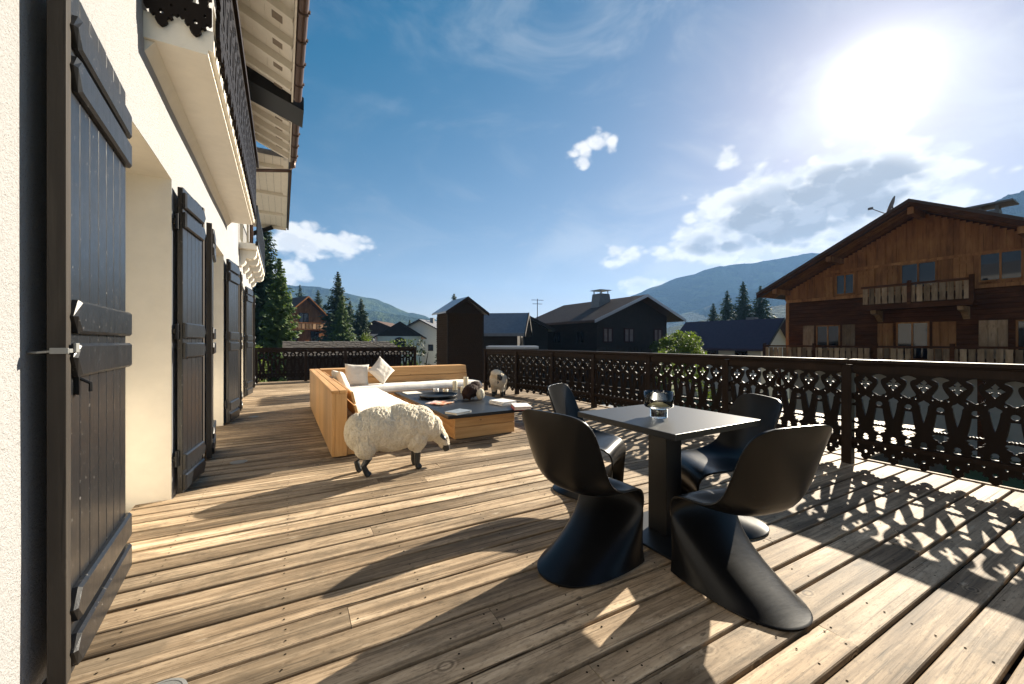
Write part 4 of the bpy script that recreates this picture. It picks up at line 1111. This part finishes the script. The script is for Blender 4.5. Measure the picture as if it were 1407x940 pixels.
# ================================================================== HOUSES
def window(parent, fn, u0, u1, z0, z1, frame='chalet_wood', pane='window_glass', fw=.06, mull=True):
    """frame standing 3 cm proud; fn(u,z,d): point d metres in front of the wall"""
    mb = MB()
    def bar(a, b, c, d, p0, p1):
        vs = [fn(a, c, p0), fn(b, c, p0), fn(b, d, p0), fn(a, d, p0), fn(a, c, p1), fn(b, c, p1), fn(b, d, p1), fn(a, d, p1)]
        mb.add(vs, [(3, 2, 1, 0), (4, 5, 6, 7), (0, 1, 5, 4), (1, 2, 6, 5), (2, 3, 7, 6), (3, 0, 4, 7)])
    bar(u0, u0+fw, z0, z1, 0, .05); bar(u1-fw, u1, z0, z1, 0, .05); bar(u0+fw, u1-fw, z1-fw, z1, 0, .05); bar(u0+fw, u1-fw, z0, z0+fw, 0, .06)
    if mull: c = (u0+u1)/2; bar(c-fw*.5, c+fw*.5, z0+fw, z1-fw, 0, .05)
    f = mb.build('window', frame, parent, fix=True)
    m2 = MB(); m2.quad(fn(u0+fw, z0+fw, .012), fn(u1-fw, z0+fw, .012), fn(u1-fw, z1-fw, .012), fn(u0+fw, z1-fw, .012)); 
    m2.build('pane', pane, f); return f
def build_big_chalet():
    X = 26.0; F0, F1 = 1.5, 12.26; RY = 6.75; OV = 1.7
    ch = thing('timber_chalet', (X+6, RY, GZ), 'big brown timber chalet with planked balconies beyond the railing', 'chalet')
    zr = lambda y: 7.35-abs(y-6.5)*.535       # underside of the roof
    fn = lambda u, z, d: (X-d, u, z)
    # masonry base and body
    one('base_wall', 'chalet_plaster', lambda m: m.box(X, X+12, F0+.1, F1-.1, GZ, .02), ch)
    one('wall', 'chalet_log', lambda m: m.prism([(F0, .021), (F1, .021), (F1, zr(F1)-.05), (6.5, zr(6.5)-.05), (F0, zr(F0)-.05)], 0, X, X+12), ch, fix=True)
    # horizontal squared logs on the storey, vertical boards in the gable (each a few pixels high)
    mb = MB(); z = .05
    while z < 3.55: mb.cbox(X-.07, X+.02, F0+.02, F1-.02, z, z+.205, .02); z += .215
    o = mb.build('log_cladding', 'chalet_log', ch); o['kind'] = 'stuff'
    mb = MB(); y = F0+.02; i = 0
    while y < F1-.05:
        zt = min(zr(y), zr(y+.19))-.08
        if zt > 3.7: mb.box(X-.06-.012*(i % 2), X+.02, y+.003, y+.187, 3.62, zt)
        y += .19; i += 1
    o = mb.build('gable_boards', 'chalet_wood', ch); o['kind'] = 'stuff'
    one('tie_beam', 'chalet_wood', lambda m: [m.box(X-.16, X-.02, F0, F1, 3.50, 3.66), m.box(X-.13, X-.02, F0+2.2, F1-2.2, 4.93, 5.06)], ch)
    for y in (F1-.12, F0+.02): one('corner_post', 'chalet_wood', lambda m: m.box(X-.12, X+.02, y, y+.16, .03, 3.49), ch)
    # roof with deep verge
    def slope(m, s):
        e = 13.05 if s > 0 else -.05
        pr = [(6.5, zr(6.5)), (6.5, zr(6.5)+.22), (e, zr(e)+.22), (e, zr(e))]
        m.prism(pr, 0, X-OV, X+12.5)
    ro = one('roof', 'brown_roof', lambda m: [slope(m, 1), slope(m, -1)], ch, fix=True)
    for s in (1, -1):
        e = 13.1 if s > 0 else -.1
        one('verge_board', 'chalet_log', lambda m: m.prism([(6.5, zr(6.5)-.06), (6.5, zr(6.5)+.13), (e, zr(e)+.13), (e, zr(e)-.06)], 0, X-OV-.05, X-OV-.003), ro, fix=True)
        one('verge_board', 'brown_roof', lambda m: m.prism([(6.5, zr(6.5)+.132), (6.5, zr(6.5)+.26), (e, zr(e)+.26), (e, zr(e)+.132)], 0, X-OV-.09, X-OV-.003), ro, fix=True)
        for k in range(9):    # rafters seen under the overhang
            y = 6.5+s*(.4+k*.75)
            pass
    for y in (6.5, 9.6, 12.2, 3.4, .9):
        one('purlin', 'chalet_wood', lambda m: m.box(X-OV+.12, X-.071, y-.11, y+.11, zr(y)-.34 if abs(y-6.5) > .1 else zr(y)-.40, zr(abs(y-6.5)+.11+6.5)-.012), ro)
    for x in np.arange(X-OV+.3, X, .36):
        one('soffit_board', 'chalet_wood', lambda m: [m.prism([(6.5, zr(6.5)-.03), (6.5, zr(6.5)-.004), (e, zr(e)-.004), (e, zr(e)-.03)], 0, x, x+.33) for e in (13.0, 0.0)], ro, fix=True)
    one('chimney', 'stone_grey', lambda m: [m.box(X+2.4, X+3.0, 4.6, 5.25, zr(4.9)+.1, zr(4.9)+.80), m.box(X+2.1, X+3.3, 4.15, 5.7, zr(4.9)+1.02, zr(4.9)+1.10)]+[m.box(X+2.42+a, X+2.52+a, 4.62+b, 4.72+b, zr(4.9)+.801, zr(4.9)+1.019) for a in (0, .46) for b in (0, .5)], ro)
    def dish(m):
        c = Vector((X-.6, 7.45, zr(7.45)+.95)); n = Vector((-.2, .92, .35)).normalized(); a = n.cross(Vector((0, 0, 1))).normalized(); b = n.cross(a)
        N = 20; vs = []
        for (r, h) in ((.01, -.09), (.2, -.06), (.38, 0), (.385, .012), (.2, -.05), (.01, -.08)):
            for k in range(N): q = 2*math.pi*k/N; vs.append(c+a*r*math.cos(q)+b*r*1.15*math.sin(q)+n*h)
        m.add(vs, [(i*N+k, i*N+(k+1) % N, (i+1)*N+(k+1) % N, (i+1)*N+k) for i in range(5) for k in range(N)])
        m.tube([c-n*.05, c-n*.1+Vector((0, 0, -.3)), c+Vector((0, -.05, -.75))], .03, 6); m.tube([c-b*-.42, c+n*.75+Vector((0, 0, -.25))], .02, 5); m.obox(c+n*.78+Vector((0, 0, -.25)), (.05, 0, 0), (0, .09, 0), (0, 0, .05))
    one('satellite_dish', 'stone_grey', dish, ro, fix=True)
    D = .085
    f2 = lambda u, z, d: (X-D-d, u, z)
    # windows: upper storey then lower storey  (y range, z range)
    for (a, b, z0, z1) in ((9.02, 9.85, 3.72, 4.82), (6.0, 7.25, 3.75, 4.95), (3.55, 4.75, 3.76, 4.98)):
        window(ch, f2, a, b, z0, z1)
    for (a, b, z0, z1) in ((9.65, 10.75, .75, 2.12), (6.25, 7.40, .35, 2.15), (2.6, 3.75, .35, 2.10)):
        window(ch, f2, a, b, z0, z1)
    def shut(y0, y1, z0, z1, mt):
        mb = MB(); n = 3; w = (y1-y0)/n
        for k in range(n): mb.cbox(X-D-.05, X-D-.004, y0+w*k+.004, y0+w*(k+1)-.004, z0, z1, .006)
        mb.box(X-D-.075, X-D-.051, y0+.02, y1-.02, z0+.2, z0+.32); mb.box(X-D-.075, X-D-.051, y0+.02, y1-.02, z1-.32, z1-.2)
        mb.build('shutter', mt, ch)
    shut(10.85, 11.4, .72, 2.12, 'balcony_wood'); shut(9.0, 9.55, .72, 2.12, 'balcony_wood'); shut(3.95, 4.75, .5, 2.12, 'balcony_wood'); shut(7.5, 8.1, .4, 2.12, 'chalet_wood'); shut(5.4, 6.15, .4, 2.12, 'chalet_wood')
    shut(8.2, 8.9, 3.72, 4.82, 'chalet_wood'); shut(9.95, 10.5, 3.62, 4.75, 'chalet_wood'); shut(4.9, 5.5, 3.72, 4.95, 'chalet_wood'); shut(7.35, 7.9, 3.75, 4.95, 'chalet_wood')
    # balconies
    def balcony(y0, y1, zf, zt, n, dep, gaps=()):
        b = one('balcony', 'chalet_log', lambda m: [m.box(X-dep, X-.08, y0, y1, zf-.14, zf), m.box(X-dep-.06, X-dep+.04, y0-.04, y1+.04, zf-.16, zf+.06), m.box(X-dep-.05, X-dep+.03, y0-.04, y1+.04, zt, zt+.09)], ch, fix=True)
        w = (y1-y0)/n
        for k in range(n):
            if k in gaps: continue
            y = y0+w*(k+.5); hw = w*.41; zb = zf+.11; zz = zt-.03
            wv = .12*hw
            pr = [(y-hw, zb), (y+hw, zb)]+[(y+hw-wv*(1-math.cos(t*4*math.pi))/2, zb+(zz-zb)*t) for t in (.125, .25, .375, .5, .625, .75, .875)]+[(y+hw, zz), (y-hw, zz)]+[(y-hw+wv*(1-math.cos(t*4*math.pi))/2, zb+(zz-zb)*t) for t in (.875, .75, .625, .5, .375, .25, .125)]
            one('baluster_board', 'balcony_wood', lambda m: m.prism(pr, 0, X-dep-.035, X-dep), b, fix=True)
        for y in list(np.arange(y0, y1+.1, max(1.9, (y1-y0)/max(1, round((y1-y0)/2.4))))): one('balcony_post', 'chalet_log', lambda m: m.box(X-dep-.07, X-dep+.06, y-.07, y+.07, zf-.05, zt+.2), b)
        return b
    b = balcony(4.75, 8.35, 2.92, 3.82, 15, 1.15)
    for y in (5.1, 8.0): one('balcony_bracket', 'balcony_wood', lambda m: m.prism([(X-.07, 2.75), (X-1.0, 2.75), (X-.95, 2.58), (X-.5, 2.50), (X-.07, 2.2)], 1, y-.1, y+.1), b, fix=True)
    balcony(.2, 12.9, .05, .93, 52, 1.25, (24, 25, 31))
    one('balcony_support', 'chalet_log', lambda m: [m.box(X-1.2, X-1.02, y-.09, y+.09, GZ, -.12) for y in (1, 4.5, 8.5, 12.2)], ch)
build_big_chalet()
def dark_chalet():
    Y = 22.6; X0, X1 = 19.9, 28.7; xm = 24.7; L = 9.6; OV = 1.0
    zr = lambda x: 4.75-abs(x-xm)*.40
    h = thing('dark_chalet', (xm, Y+4, GZ), 'dark timber chalet with brown tiled roof and metal capped chimney', 'chalet')
    one('wall', 'dark_wood', lambda m: m.prism([(X0+.5, GZ), (X1-.5, GZ), (X1-.5, zr(X1-.5)-.03), (xm, zr(xm)-.03), (X0+.5, zr(X0+.5)-.03)], 1, Y, Y+L-.8), h, fix=True)
    def rf(m):
        for e in (X0-.55, X1+.55): m.prism([(xm, zr(xm)), (xm, zr(xm)+.16), (e, zr(e)+.16), (e, zr(e))], 1, Y-OV, Y+L)
    ro = one('roof', 'brown_roof', rf, h, fix=True)
    for e in (X0-.6, X1+.6): one('verge_board', 'zinc', lambda m: m.prism([(xm, zr(xm)-.02), (xm, zr(xm)+.20), (e, zr(e)+.20), (e, zr(e)-.02)], 1, Y-OV-.06, Y-OV-.003), ro, fix=True)
    for k in range(26):   # tile courses on the slope we see
        x = X0-.5+k*.2; one('tile_course', 'brown_roof', lambda m: m.obox((x+.1, Y+(L-OV)/2, zr(x+.1)+.175), (.105, 0, .050), (0, (L+OV)/2-.02, 0), (0, 0, .014)), ro)
    cz = zr(23.0)
    cxx, cyy = 23.2, Y+2.6
    ch = one('chimney', 'stone_grey', lambda m: m.prism([(cxx-.75, cz-.3), (cxx+.75, cz-.3), (cxx+.5, cz+1.15), (cxx-.5, cz+1.15)], 1, cyy-.5, cyy+.5), ro, fix=True)
    one('chimney_cap', 'zinc', lambda m: [m.box(cxx-.62, cxx+.62, cyy-.6, cyy+.6, cz+1.42, cz+1.48)]+[m.box(cxx+a, cxx+a+.07, cyy+b, cyy+b+.07, cz+1.151, cz+1.419) for a in (-.45, .38) for b in (-.42, .35)], ch)
    fn = lambda u, z, d: (u, Y-d, z)
    for (a, b) in ((21.0, 22.0), (23.2, 24.3), (26.6, 27.6)): window(h, fn, a, b, 1.15, 2.3, 'dark_red', 'curtain', .10)
    fl = lambda u, z, d: (X0+.5-d, u, z)
    for (a, b) in ((24, 25), (27, 28.1)): window(h, fl, a, b, 1.1, 2.1, 'dark_wood')
    bal = one('balcony', 'dark_wood', lambda m: [m.box(X0-.4, X1+.4, Y-.9, Y-.02, -.1, .05), m.box(X0-.4, X1+.4, Y-.95, Y-.85, .85, .95)], h, fix=True)
    for k in range(30): one('baluster_board', 'dark_wood', lambda m: m.box(X0-.35+k*.32, X0-.12+k*.32, Y-.93, Y-.90, .06, .84), bal)
dark_chalet()
def simple_house(name, label, c, ang, w, l, zb, ze, zp, wallm, roofm, ov=.6, wins=(), chim=None, base=None, gable_mat=None, extra=None):
    """gable facing local -y; c = centre of the gable wall foot; heights are absolute"""
    h = thing(name, (c[0], c[1], GZ), label, 'house', None, R(ang)); M = wm(h)
    T = lambda x, y, z: M @ Vector((x, y, z-GZ))
    class LB(MB):
        def add(s, vs, fs): MB.add(s, [T(*p) for p in vs], fs)
    def mk(nm, mt, fn, par): m = LB(); fn(m); return m.build(nm, mt, par, fix=True)
    sl = (zp-ze)/(w/2); zr = lambda x: zp-abs(x)*sl
    mk('wall', wallm, lambda m: m.prism([(-w/2, zb), (w/2, zb), (w/2, ze-.04), (0, zp-.04), (-w/2, ze-.04)] if not gable_mat else [(-w/2, zb), (w/2, zb), (w/2, ze-.04), (-w/2, ze-.04)], 1, 0, l), h)
    if gable_mat: mk('gable_wall', gable_mat, lambda m: m.prism([(-w/2, ze-.039), (w/2, ze-.039), (0, zp-.04)], 1, 0, l), h)
    if base: mk('base_wall', base[0], lambda m: m.box(-w/2-.05, w/2+.05, -.05, l+.05, zb-.5, base[1]), h)
    ro = mk('roof', roofm, lambda m: [m.prism([(0, zp), (0, zp+.18), (e, zr(e)+.18), (e, zr(e))], 1, -ov, l+ov) for e in (-w/2-ov, w/2+ov)], h)
    for e in (-w/2-ov-.03, w/2+ov+.03): mk('verge_board', 'chalet_wood' if wallm == 'chalet_wood' else 'dark_wood', lambda m: m.prism([(0, zp-.05), (0, zp+.2), (e, zr(e)+.2), (e, zr(e)-.05)], 1, -ov-.06, -ov-.003), ro)
    if chim: mk('chimney', 'stone_grey', lambda m: m.box(chim[0]-.35, chim[0]+.35, chim[1]-.35, chim[1]+.35, zr(chim[0]), zp+chim[2]), ro)
    for (face, a, b, z0, z1) in wins:
        fn = (lambda u, z, d: T(u, -d, z)) if face == 'g' else (lambda u, z, d: T(-w/2-d, u, z)) if face == 'l' else (lambda u, z, d: T(w/2+d, u, z))
        window(h, fn, a, b, z0, z1, 'dark_wood', 'window_glass', .10)
    if extra: extra(h, mk)
    return h
# slate roofed neighbour between turret and dark chalet
p = far(716, 27); simple_house('slate_house', 'dark house with pale slate roof between turret and dark chalet', (p.x, p.y), 52, 4.0, 3.4, GZ, 1.85, 3.0, 'dark_wood', 'slate_roof', .5, [('g', -.6, .6, .6, 1.6)], (-1.4, 3.2, .25))
p = far(724, 30); simple_house('slate_house', 'smaller gabled slate house with antenna left of the dark chalet', (p.x, p.y), -14, 3.4, 7, GZ, 2.2, 3.0, 'dark_wood', 'slate_roof', .4, [], None,
    extra=lambda h, mk: mk('antenna', 'black_iron', lambda m: [m.tube([(1.2, 1, 2.4), (1.2, 1, 4.6)], .03, 5), m.tube([(.7, 1, 4.5), (1.7, 1, 4.5)], .02, 5), m.tube([(.8, 1, 4.2), (1.6, 1, 4.2)], .02, 5)], h))
# purple roofed house, long side towards us
p = far(1066, 33)
simple_house('purple_house', 'low white house with purple brown roof before the big chalet', (p.x, p.y), 4, 5.2, 7.5, GZ, .95, 3.0, 'house_white', 'purple_roof', .6,
             [('l', 1.0, 2.0, -.5, .5), ('l', 3.4, 4.4, -.5, .5), ('l', 5.6, 6.6, -.5, .5), ('r', 1.0, 2.0, -.5, .5), ('r', 3.4, 4.4, -.5, .5), ('g', -.8, .3, -.4, .6)], (.3, 2.0, .35))
# chalet at the left behind the spruces
def bal_extra(h, mk):
    for zz in (.0, 3.2):
        b = mk('balcony', 'chalet_wood', lambda m: [m.box(-3.8, 3.8, -1.3, -.02, zz+.0, zz+.15), m.box(-3.9, 3.9, -1.36, -1.24, zz+1.05, zz+1.2)], h)
        for k in range(12): mk('baluster_board', 'balcony_wood', lambda m: m.box(-3.7+k*.62, -3.2+k*.62, -1.33, -1.28, zz+.16, zz+1.04), b)
    mk('balcony_post', 'chalet_wood', lambda m: [m.box(x-.12, x+.12, -1.2, -1.0, -2, 4.3) for x in (-3.6, 3.6)], h)
p = far(419, 66); simple_house('orange_chalet', 'orange brown chalet with two balconies behind the tall spruces', (p.x, p.y), 26, 7.6, 11, GZ, 5.2, 8.6, 'chalet_wood', 'brown_roof', 1.1,
    [('g', -2.6, -1.2, 1.2, 3.0), ('g', 1.0, 2.4, 1.2, 3.0), ('g', -1.0, .6, 4.3, 6.0)], None, ('house_white', -.1), extra=bal_extra)
# village houses in the distance
VH = [(517, 78, 12, 9, 2.8, 5.2, -20, 'village house with grey roof and dark gable left of the round window house', 'dark_wood'),
      (549, 66, 7.0, 8, 2.2, 4.4, 4, 'white fronted village house with a round gable window', 'house_white'),
      (578, 80, 8, 8, 3.6, 5.6, -25, 'pale village house with chimney next to the shingle turret', 'house_white'),
      (470, 95, 7, 8, 3.6, 5.8, 30, 'village house half hidden between the spruces', 'house_white'),
      (655, 95, 12, 10, 3.0, 6.0, 10, 'distant village house behind the turret', 'house_white')]
for i, (u, d, w, l, ze, zp, an, lb, gm) in enumerate(VH):
    p = far(u, d)
    def rw(h, mk, i=i, w=w):
        if i == 1:
            def ring(m):
                pts = [(1.0*math.cos(2*math.pi*k/16), -.06, .9+1.0*math.sin(2*math.pi*k/16)) for k in range(17)]; m.tube(pts, .12, 6, False)
            o = mk('round_window', 'dark_wood', ring, h)
            mk('pane', 'window_glass', lambda m: m.prism([(1.0*math.cos(2*math.pi*k/16), .9+1.0*math.sin(2*math.pi*k/16)) for k in range(16)], 1, -.05, -.01), o)
    simple_house('village_house', lb, (p.x, p.y), an-(math.degrees(math.atan2(p.x, p.y))), w, l, GZ, ze, zp, 'house_white', ['brown_roof', 'brown_roof', 'slate_roof', 'brown_roof', 'slate_roof'][i], .8,
                 [('g', -w*.35, -w*.35+1.1, -.6, .7), ('g', w*.2, w*.2+1.1, -.6, .7)] if i != 1 else [('g', -2.8, -1.9, -.6, .6), ('g', 1.9, 2.8, -.6, .6)], (1.2, 3, .6) if i in (2, 4) else None, None, gm if gm == 'dark_wood' else 'dark_wood' if i == 1 else None, rw)

# ================================================================== TREES
def conifer(u, d, ztop, spread, label, mat='spruce', seed=1, zbase=None, dens=1.0):
    r = random.Random(seed); p = far(u, d); zb = GZ if zbase is None else zbase; H = ztop-zb
    t = thing('spruce_tree', (p.x, p.y, zb), label, 'spruce', 'spruces round the village')
    one('trunk', 'bark', lambda m: m.tube([(p.x, p.y, zb-.2), (p.x+.05, p.y, zb+H*.5), (p.x, p.y, zb+H*.97)], [H*.018+.05, H*.011+.03, .015], 7), t)
    vs = []; fs = []
    nw = int(44*dens)+10
    for i in range(nw):
        f = (i+.3)/nw; z = zb+H*(.06+.93*f); rad = spread*1.15*((1-f)**.78)*(.75+.5*r.random())+.06
        nb = max(5, int((13*(1-f)+6)*dens)); a0 = r.random()*7
        for b in range(nb):
            a = a0+2*math.pi*b/nb+r.uniform(-.3, .3); L = rad*r.uniform(.65, 1.15); droop = r.uniform(.10, .42)*(1-f*.6)
            ca, sa = math.cos(a), math.sin(a); ns = max(3, int(5+4*(1-f)))
            for k in range(ns):
                q = (k+.6)/ns; x = p.x+ca*L*q; y = p.y+sa*L*q; zz = z-L*droop*q+L*.16*q*q*q
                w = (.50*L*(1-q*.66)+.10+.006*H)*r.uniform(.6, 1.2); ll = L/ns*r.uniform(.9, 1.5); dz = r.uniform(.10, .75)*w+.04
                tw = r.uniform(-.5, .5)
                px, py = -sa*math.cos(tw), ca*math.cos(tw); o = len(vs)
                vs += [(x-ca*ll*.3-px*w*.25, y-sa*ll*.3-py*w*.25, zz), (x+px*w*.5+ca*ll*.2, y+py*w*.5+sa*ll*.2, zz-dz+math.sin(tw)*w*.4), (x+ca*ll, y+sa*ll, zz-dz*.8), (x-px*w*.5+ca*ll*.2, y-py*w*.5+sa*ll*.2, zz-dz-math.sin(tw)*w*.4)]
                fs += [(o, o+1, o+2), (o, o+2, o+3)]
    mb = MB(); mb.add(vs, fs); mb.build('crown', mat, t)
    return t
conifer(364, 27, zat(292, 27), 1.9, 'tallest dark spruce close beside the white house end', 'spruce', 1)
conifer(384, 24, zat(350, 24), 1.5, 'bright green spruce in front of the tallest dark spruce', 'spruce_light', 2)
conifer(464, 50, zat(370, 50), 2.6, 'broad dark spruce between orange chalet and mountain', 'spruce', 3)
conifer(470, 40, zat(402, 40), 1.5, 'light green young spruce before the broad dark spruce', 'spruce_light', 4)
conifer(496, 56, zat(408, 56), 2.2, 'narrow dark spruce beside the broad dark spruce', 'spruce', 5)
conifer(481, 62, zat(411, 62), 1.9, 'thin spruce standing behind the broad dark spruce', 'spruce', 6)
conifer(437, 84, zat(396, 84), 3.0, 'far spruce rising behind the orange chalet roof', 'spruce', 7)
conifer(412, 100, zat(389, 100), 3.2, 'farthest spruce over the orange chalet ridge', 'spruce', 17)
conifer(624, 48, zat(401, 48), 2.0, 'spruce top showing above the shingle turret roof', 'spruce', 8)
conifer(563, 90, zat(438, 90), 1.6, 'tiny spruce among the distant village houses', 'spruce', 18)
conifer(1021, 62, zat(384, 62), 2.9, 'tallest spruce of the three behind the purple roof', 'spruce', 9)
conifer(999, 66, zat(397, 66), 2.8, 'left hand spruce of the three behind the purple roof', 'spruce', 10)
conifer(1045, 60, zat(390, 60), 2.9, 'spruce standing next to the big chalet eave', 'spruce', 11)
conifer(980, 72, zat(415, 72), 2.4, 'small spruce at the edge of the group behind purple roof', 'spruce', 12)
def broadleaf(u, d, ztop, rw, label, mat='leaf_green', seed=1, n=3200, size=.13, zbase=None, name='bush', cat='bush', lumps=14):
    r = random.Random(seed); p = far(u, d); zb = GZ if zbase is None else zbase; H = ztop-zb
    t = thing(name, (p.x, p.y, zb), label, cat)
    def tr(m):
        m.tube([(p.x, p.y, zb-.1), (p.x+.05, p.y, zb+H*.45)], [.05+.02*H, .03+.01*H], 7)
        for k in range(6):
            a = k*1.05+r.random(); m.tube([(p.x+.04, p.y, zb+H*(.3+.04*k)), (p.x+math.cos(a)*rw*.5, p.y+math.sin(a)*rw*.5, zb+H*(.6+.04*k))], [.04, .015], 5)
    one('trunk', 'bark', tr, t)
    cs = []
    for k in range(lumps):
        a = r.random()*6.3; q = math.sqrt(r.random())*.72; f = r.uniform(.28, .9)
        cs.append((Vector((p.x+math.cos(a)*rw*q*(1.35-f*.5), p.y+math.sin(a)*rw*q*(1.35-f*.5), zb+H*f)), rw*r.uniform(.14, .40)))
    vs = []; fs = []
    for i in range(n):
        c, s = cs[r.randrange(lumps)]; dv = Vector((r.gauss(0, 1), r.gauss(0, 1), r.gauss(0, .8))).normalized()*s*r.uniform(.55, 1.12); q = c+dv
        if q.z > ztop: q.z = ztop-r.random()*.2
        a = Vector((r.gauss(0, 1), r.gauss(0, 1), r.gauss(0, 1))).normalized(); b = a.orthogonal().normalized(); k = size*r.uniform(.5, 1.2); o = len(vs)
        vs += [q-a*k, q+b*k*.5, q+a*k, q-b*k*.5]; fs.append((o, o+1, o+2, o+3))
    mb = MB(); mb.add(vs, fs); mb.build('crown', mat, t); return t
broadleaf(935, 24, zat(446, 24), 1.6, 'sunlit yellow green bushy tree beside the dark chalet', 'leaf_green', 3, 5200, .12, None, 'leafy_tree', 'tree', 20)
broadleaf(915, 30, zat(452, 30), 1.5, 'dim green tree tucked under the dark chalet eave', 'leaf_green', 5, 2500, .14, None, 'leafy_tree', 'tree')
broadleaf(508, 22, zat(445, 22), 0.9, 'light green shrub rising over the lichen shed roof', 'leaf_green', 6, 1800, .09, None, 'shrub', 'shrub')
broadleaf(352, 17, zat(448, 17), 0.8, 'green leafy shrub at the corner of the white house', 'leaf_green', 7, 1500, .08, None, 'shrub', 'shrub')
broadleaf(578, 18, zat(450, 18), 0.75, 'thin brown twigged shrub left of the shingle turret', 'hedge', 8, 700, .08, None, 'shrub', 'shrub')
broadleaf(445, 26, zat(459, 26), 2.0, 'dark hedge mass under the orange chalet', 'hedge', 9, 2600, .14, None, 'shrub', 'shrub')
broadleaf(540, 34, zat(466, 34), 3.0, 'low hedge before the white village house', 'leaf_green', 10, 2600, .14, None, 'shrub', 'shrub')
broadleaf(630, 40, zat(455, 40), 3.0, 'dark bushes behind the shingle turret', 'hedge', 12, 2200, .18, None, 'shrub', 'shrub')
# ================================================================== PARKED CARS below the deck
def car(x, y, rz, paint, label):
    c = thing('parked_car', (x, y, GZ+.06), label, 'car', 'cars parked below the deck', R(rz)); M = wm(c)
    class LB(MB):
        def add(s, vs, fs): MB.add(s, [M @ Vector(p) for p in vs], fs)
    def mk(nm, mt, fn, par, **k): m = LB(); fn(m); return m.build(nm, mt, par, **k)
    side = [(-2.05, .32), (-2.1, .62), (-2.0, .85), (-1.2, .93), (-.55, 1.40), (.9, 1.42), (1.55, 1.0), (2.0, .92), (2.08, .6), (2.0, .30)]
    b = mk('body', paint, lambda m: m.prism(side, 1, -.84, .84), c, fix=True, bevel=.07)
    glassp = [(-1.08, .95), (-.5, 1.35), (.85, 1.37), (1.40, 1.0)]
    for s in (-1, 1): mk('side_window', 'window_glass', lambda m: m.prism(glassp, 1, s*.842-.004, s*.842+.004), b, fix=True)
    for (x_, s) in ((-1.3, -1), (-1.3, 1), (1.3, -1), (1.3, 1)):
        w = mk('wheel', 'rubber', lambda m: [m.tube([(x_, s*.66, .31), (x_, s*.86, .31)], .31, 18)], c, fix=True)
        mk('rim', 'white_metal', lambda m: m.tube([(x_, s*.861, .31), (x_, s*.872, .31)], .19, 14), w, fix=True)
    for s in (-1, 1): mk('headlight', 'book_white', lambda m: m.box(-2.115, -2.07, s*.62-.15, s*.62+.15, .66, .76), b)
car(11.5, 13.5, 84, 'car_blue', 'blue parked car glimpsed through the railing fretwork')
car(14.6, 15.5, 84, 'car_white', 'white parked car glimpsed through the railing beside a blue one')

# ================================================================== HAZE
def haze():
    mb = MB(); mb.box(-1640, 2050, -1640, 2050, GZ-60, 335)
    m = Mat('haze_air'); m.nt.nodes.remove(m.b)
    v = m.n('ShaderNodeVolumePrincipled'); v.inputs['Color'].default_value = (.27, .52, .95, 1); v.inputs['Density'].default_value = .00023; v.inputs['Anisotropy'].default_value = .15
    m.link(v.outputs[0], m.out.inputs['Volume'])
    o = mb.build('haze', 'haze_air'); tag(o, kind='stuff')
haze()
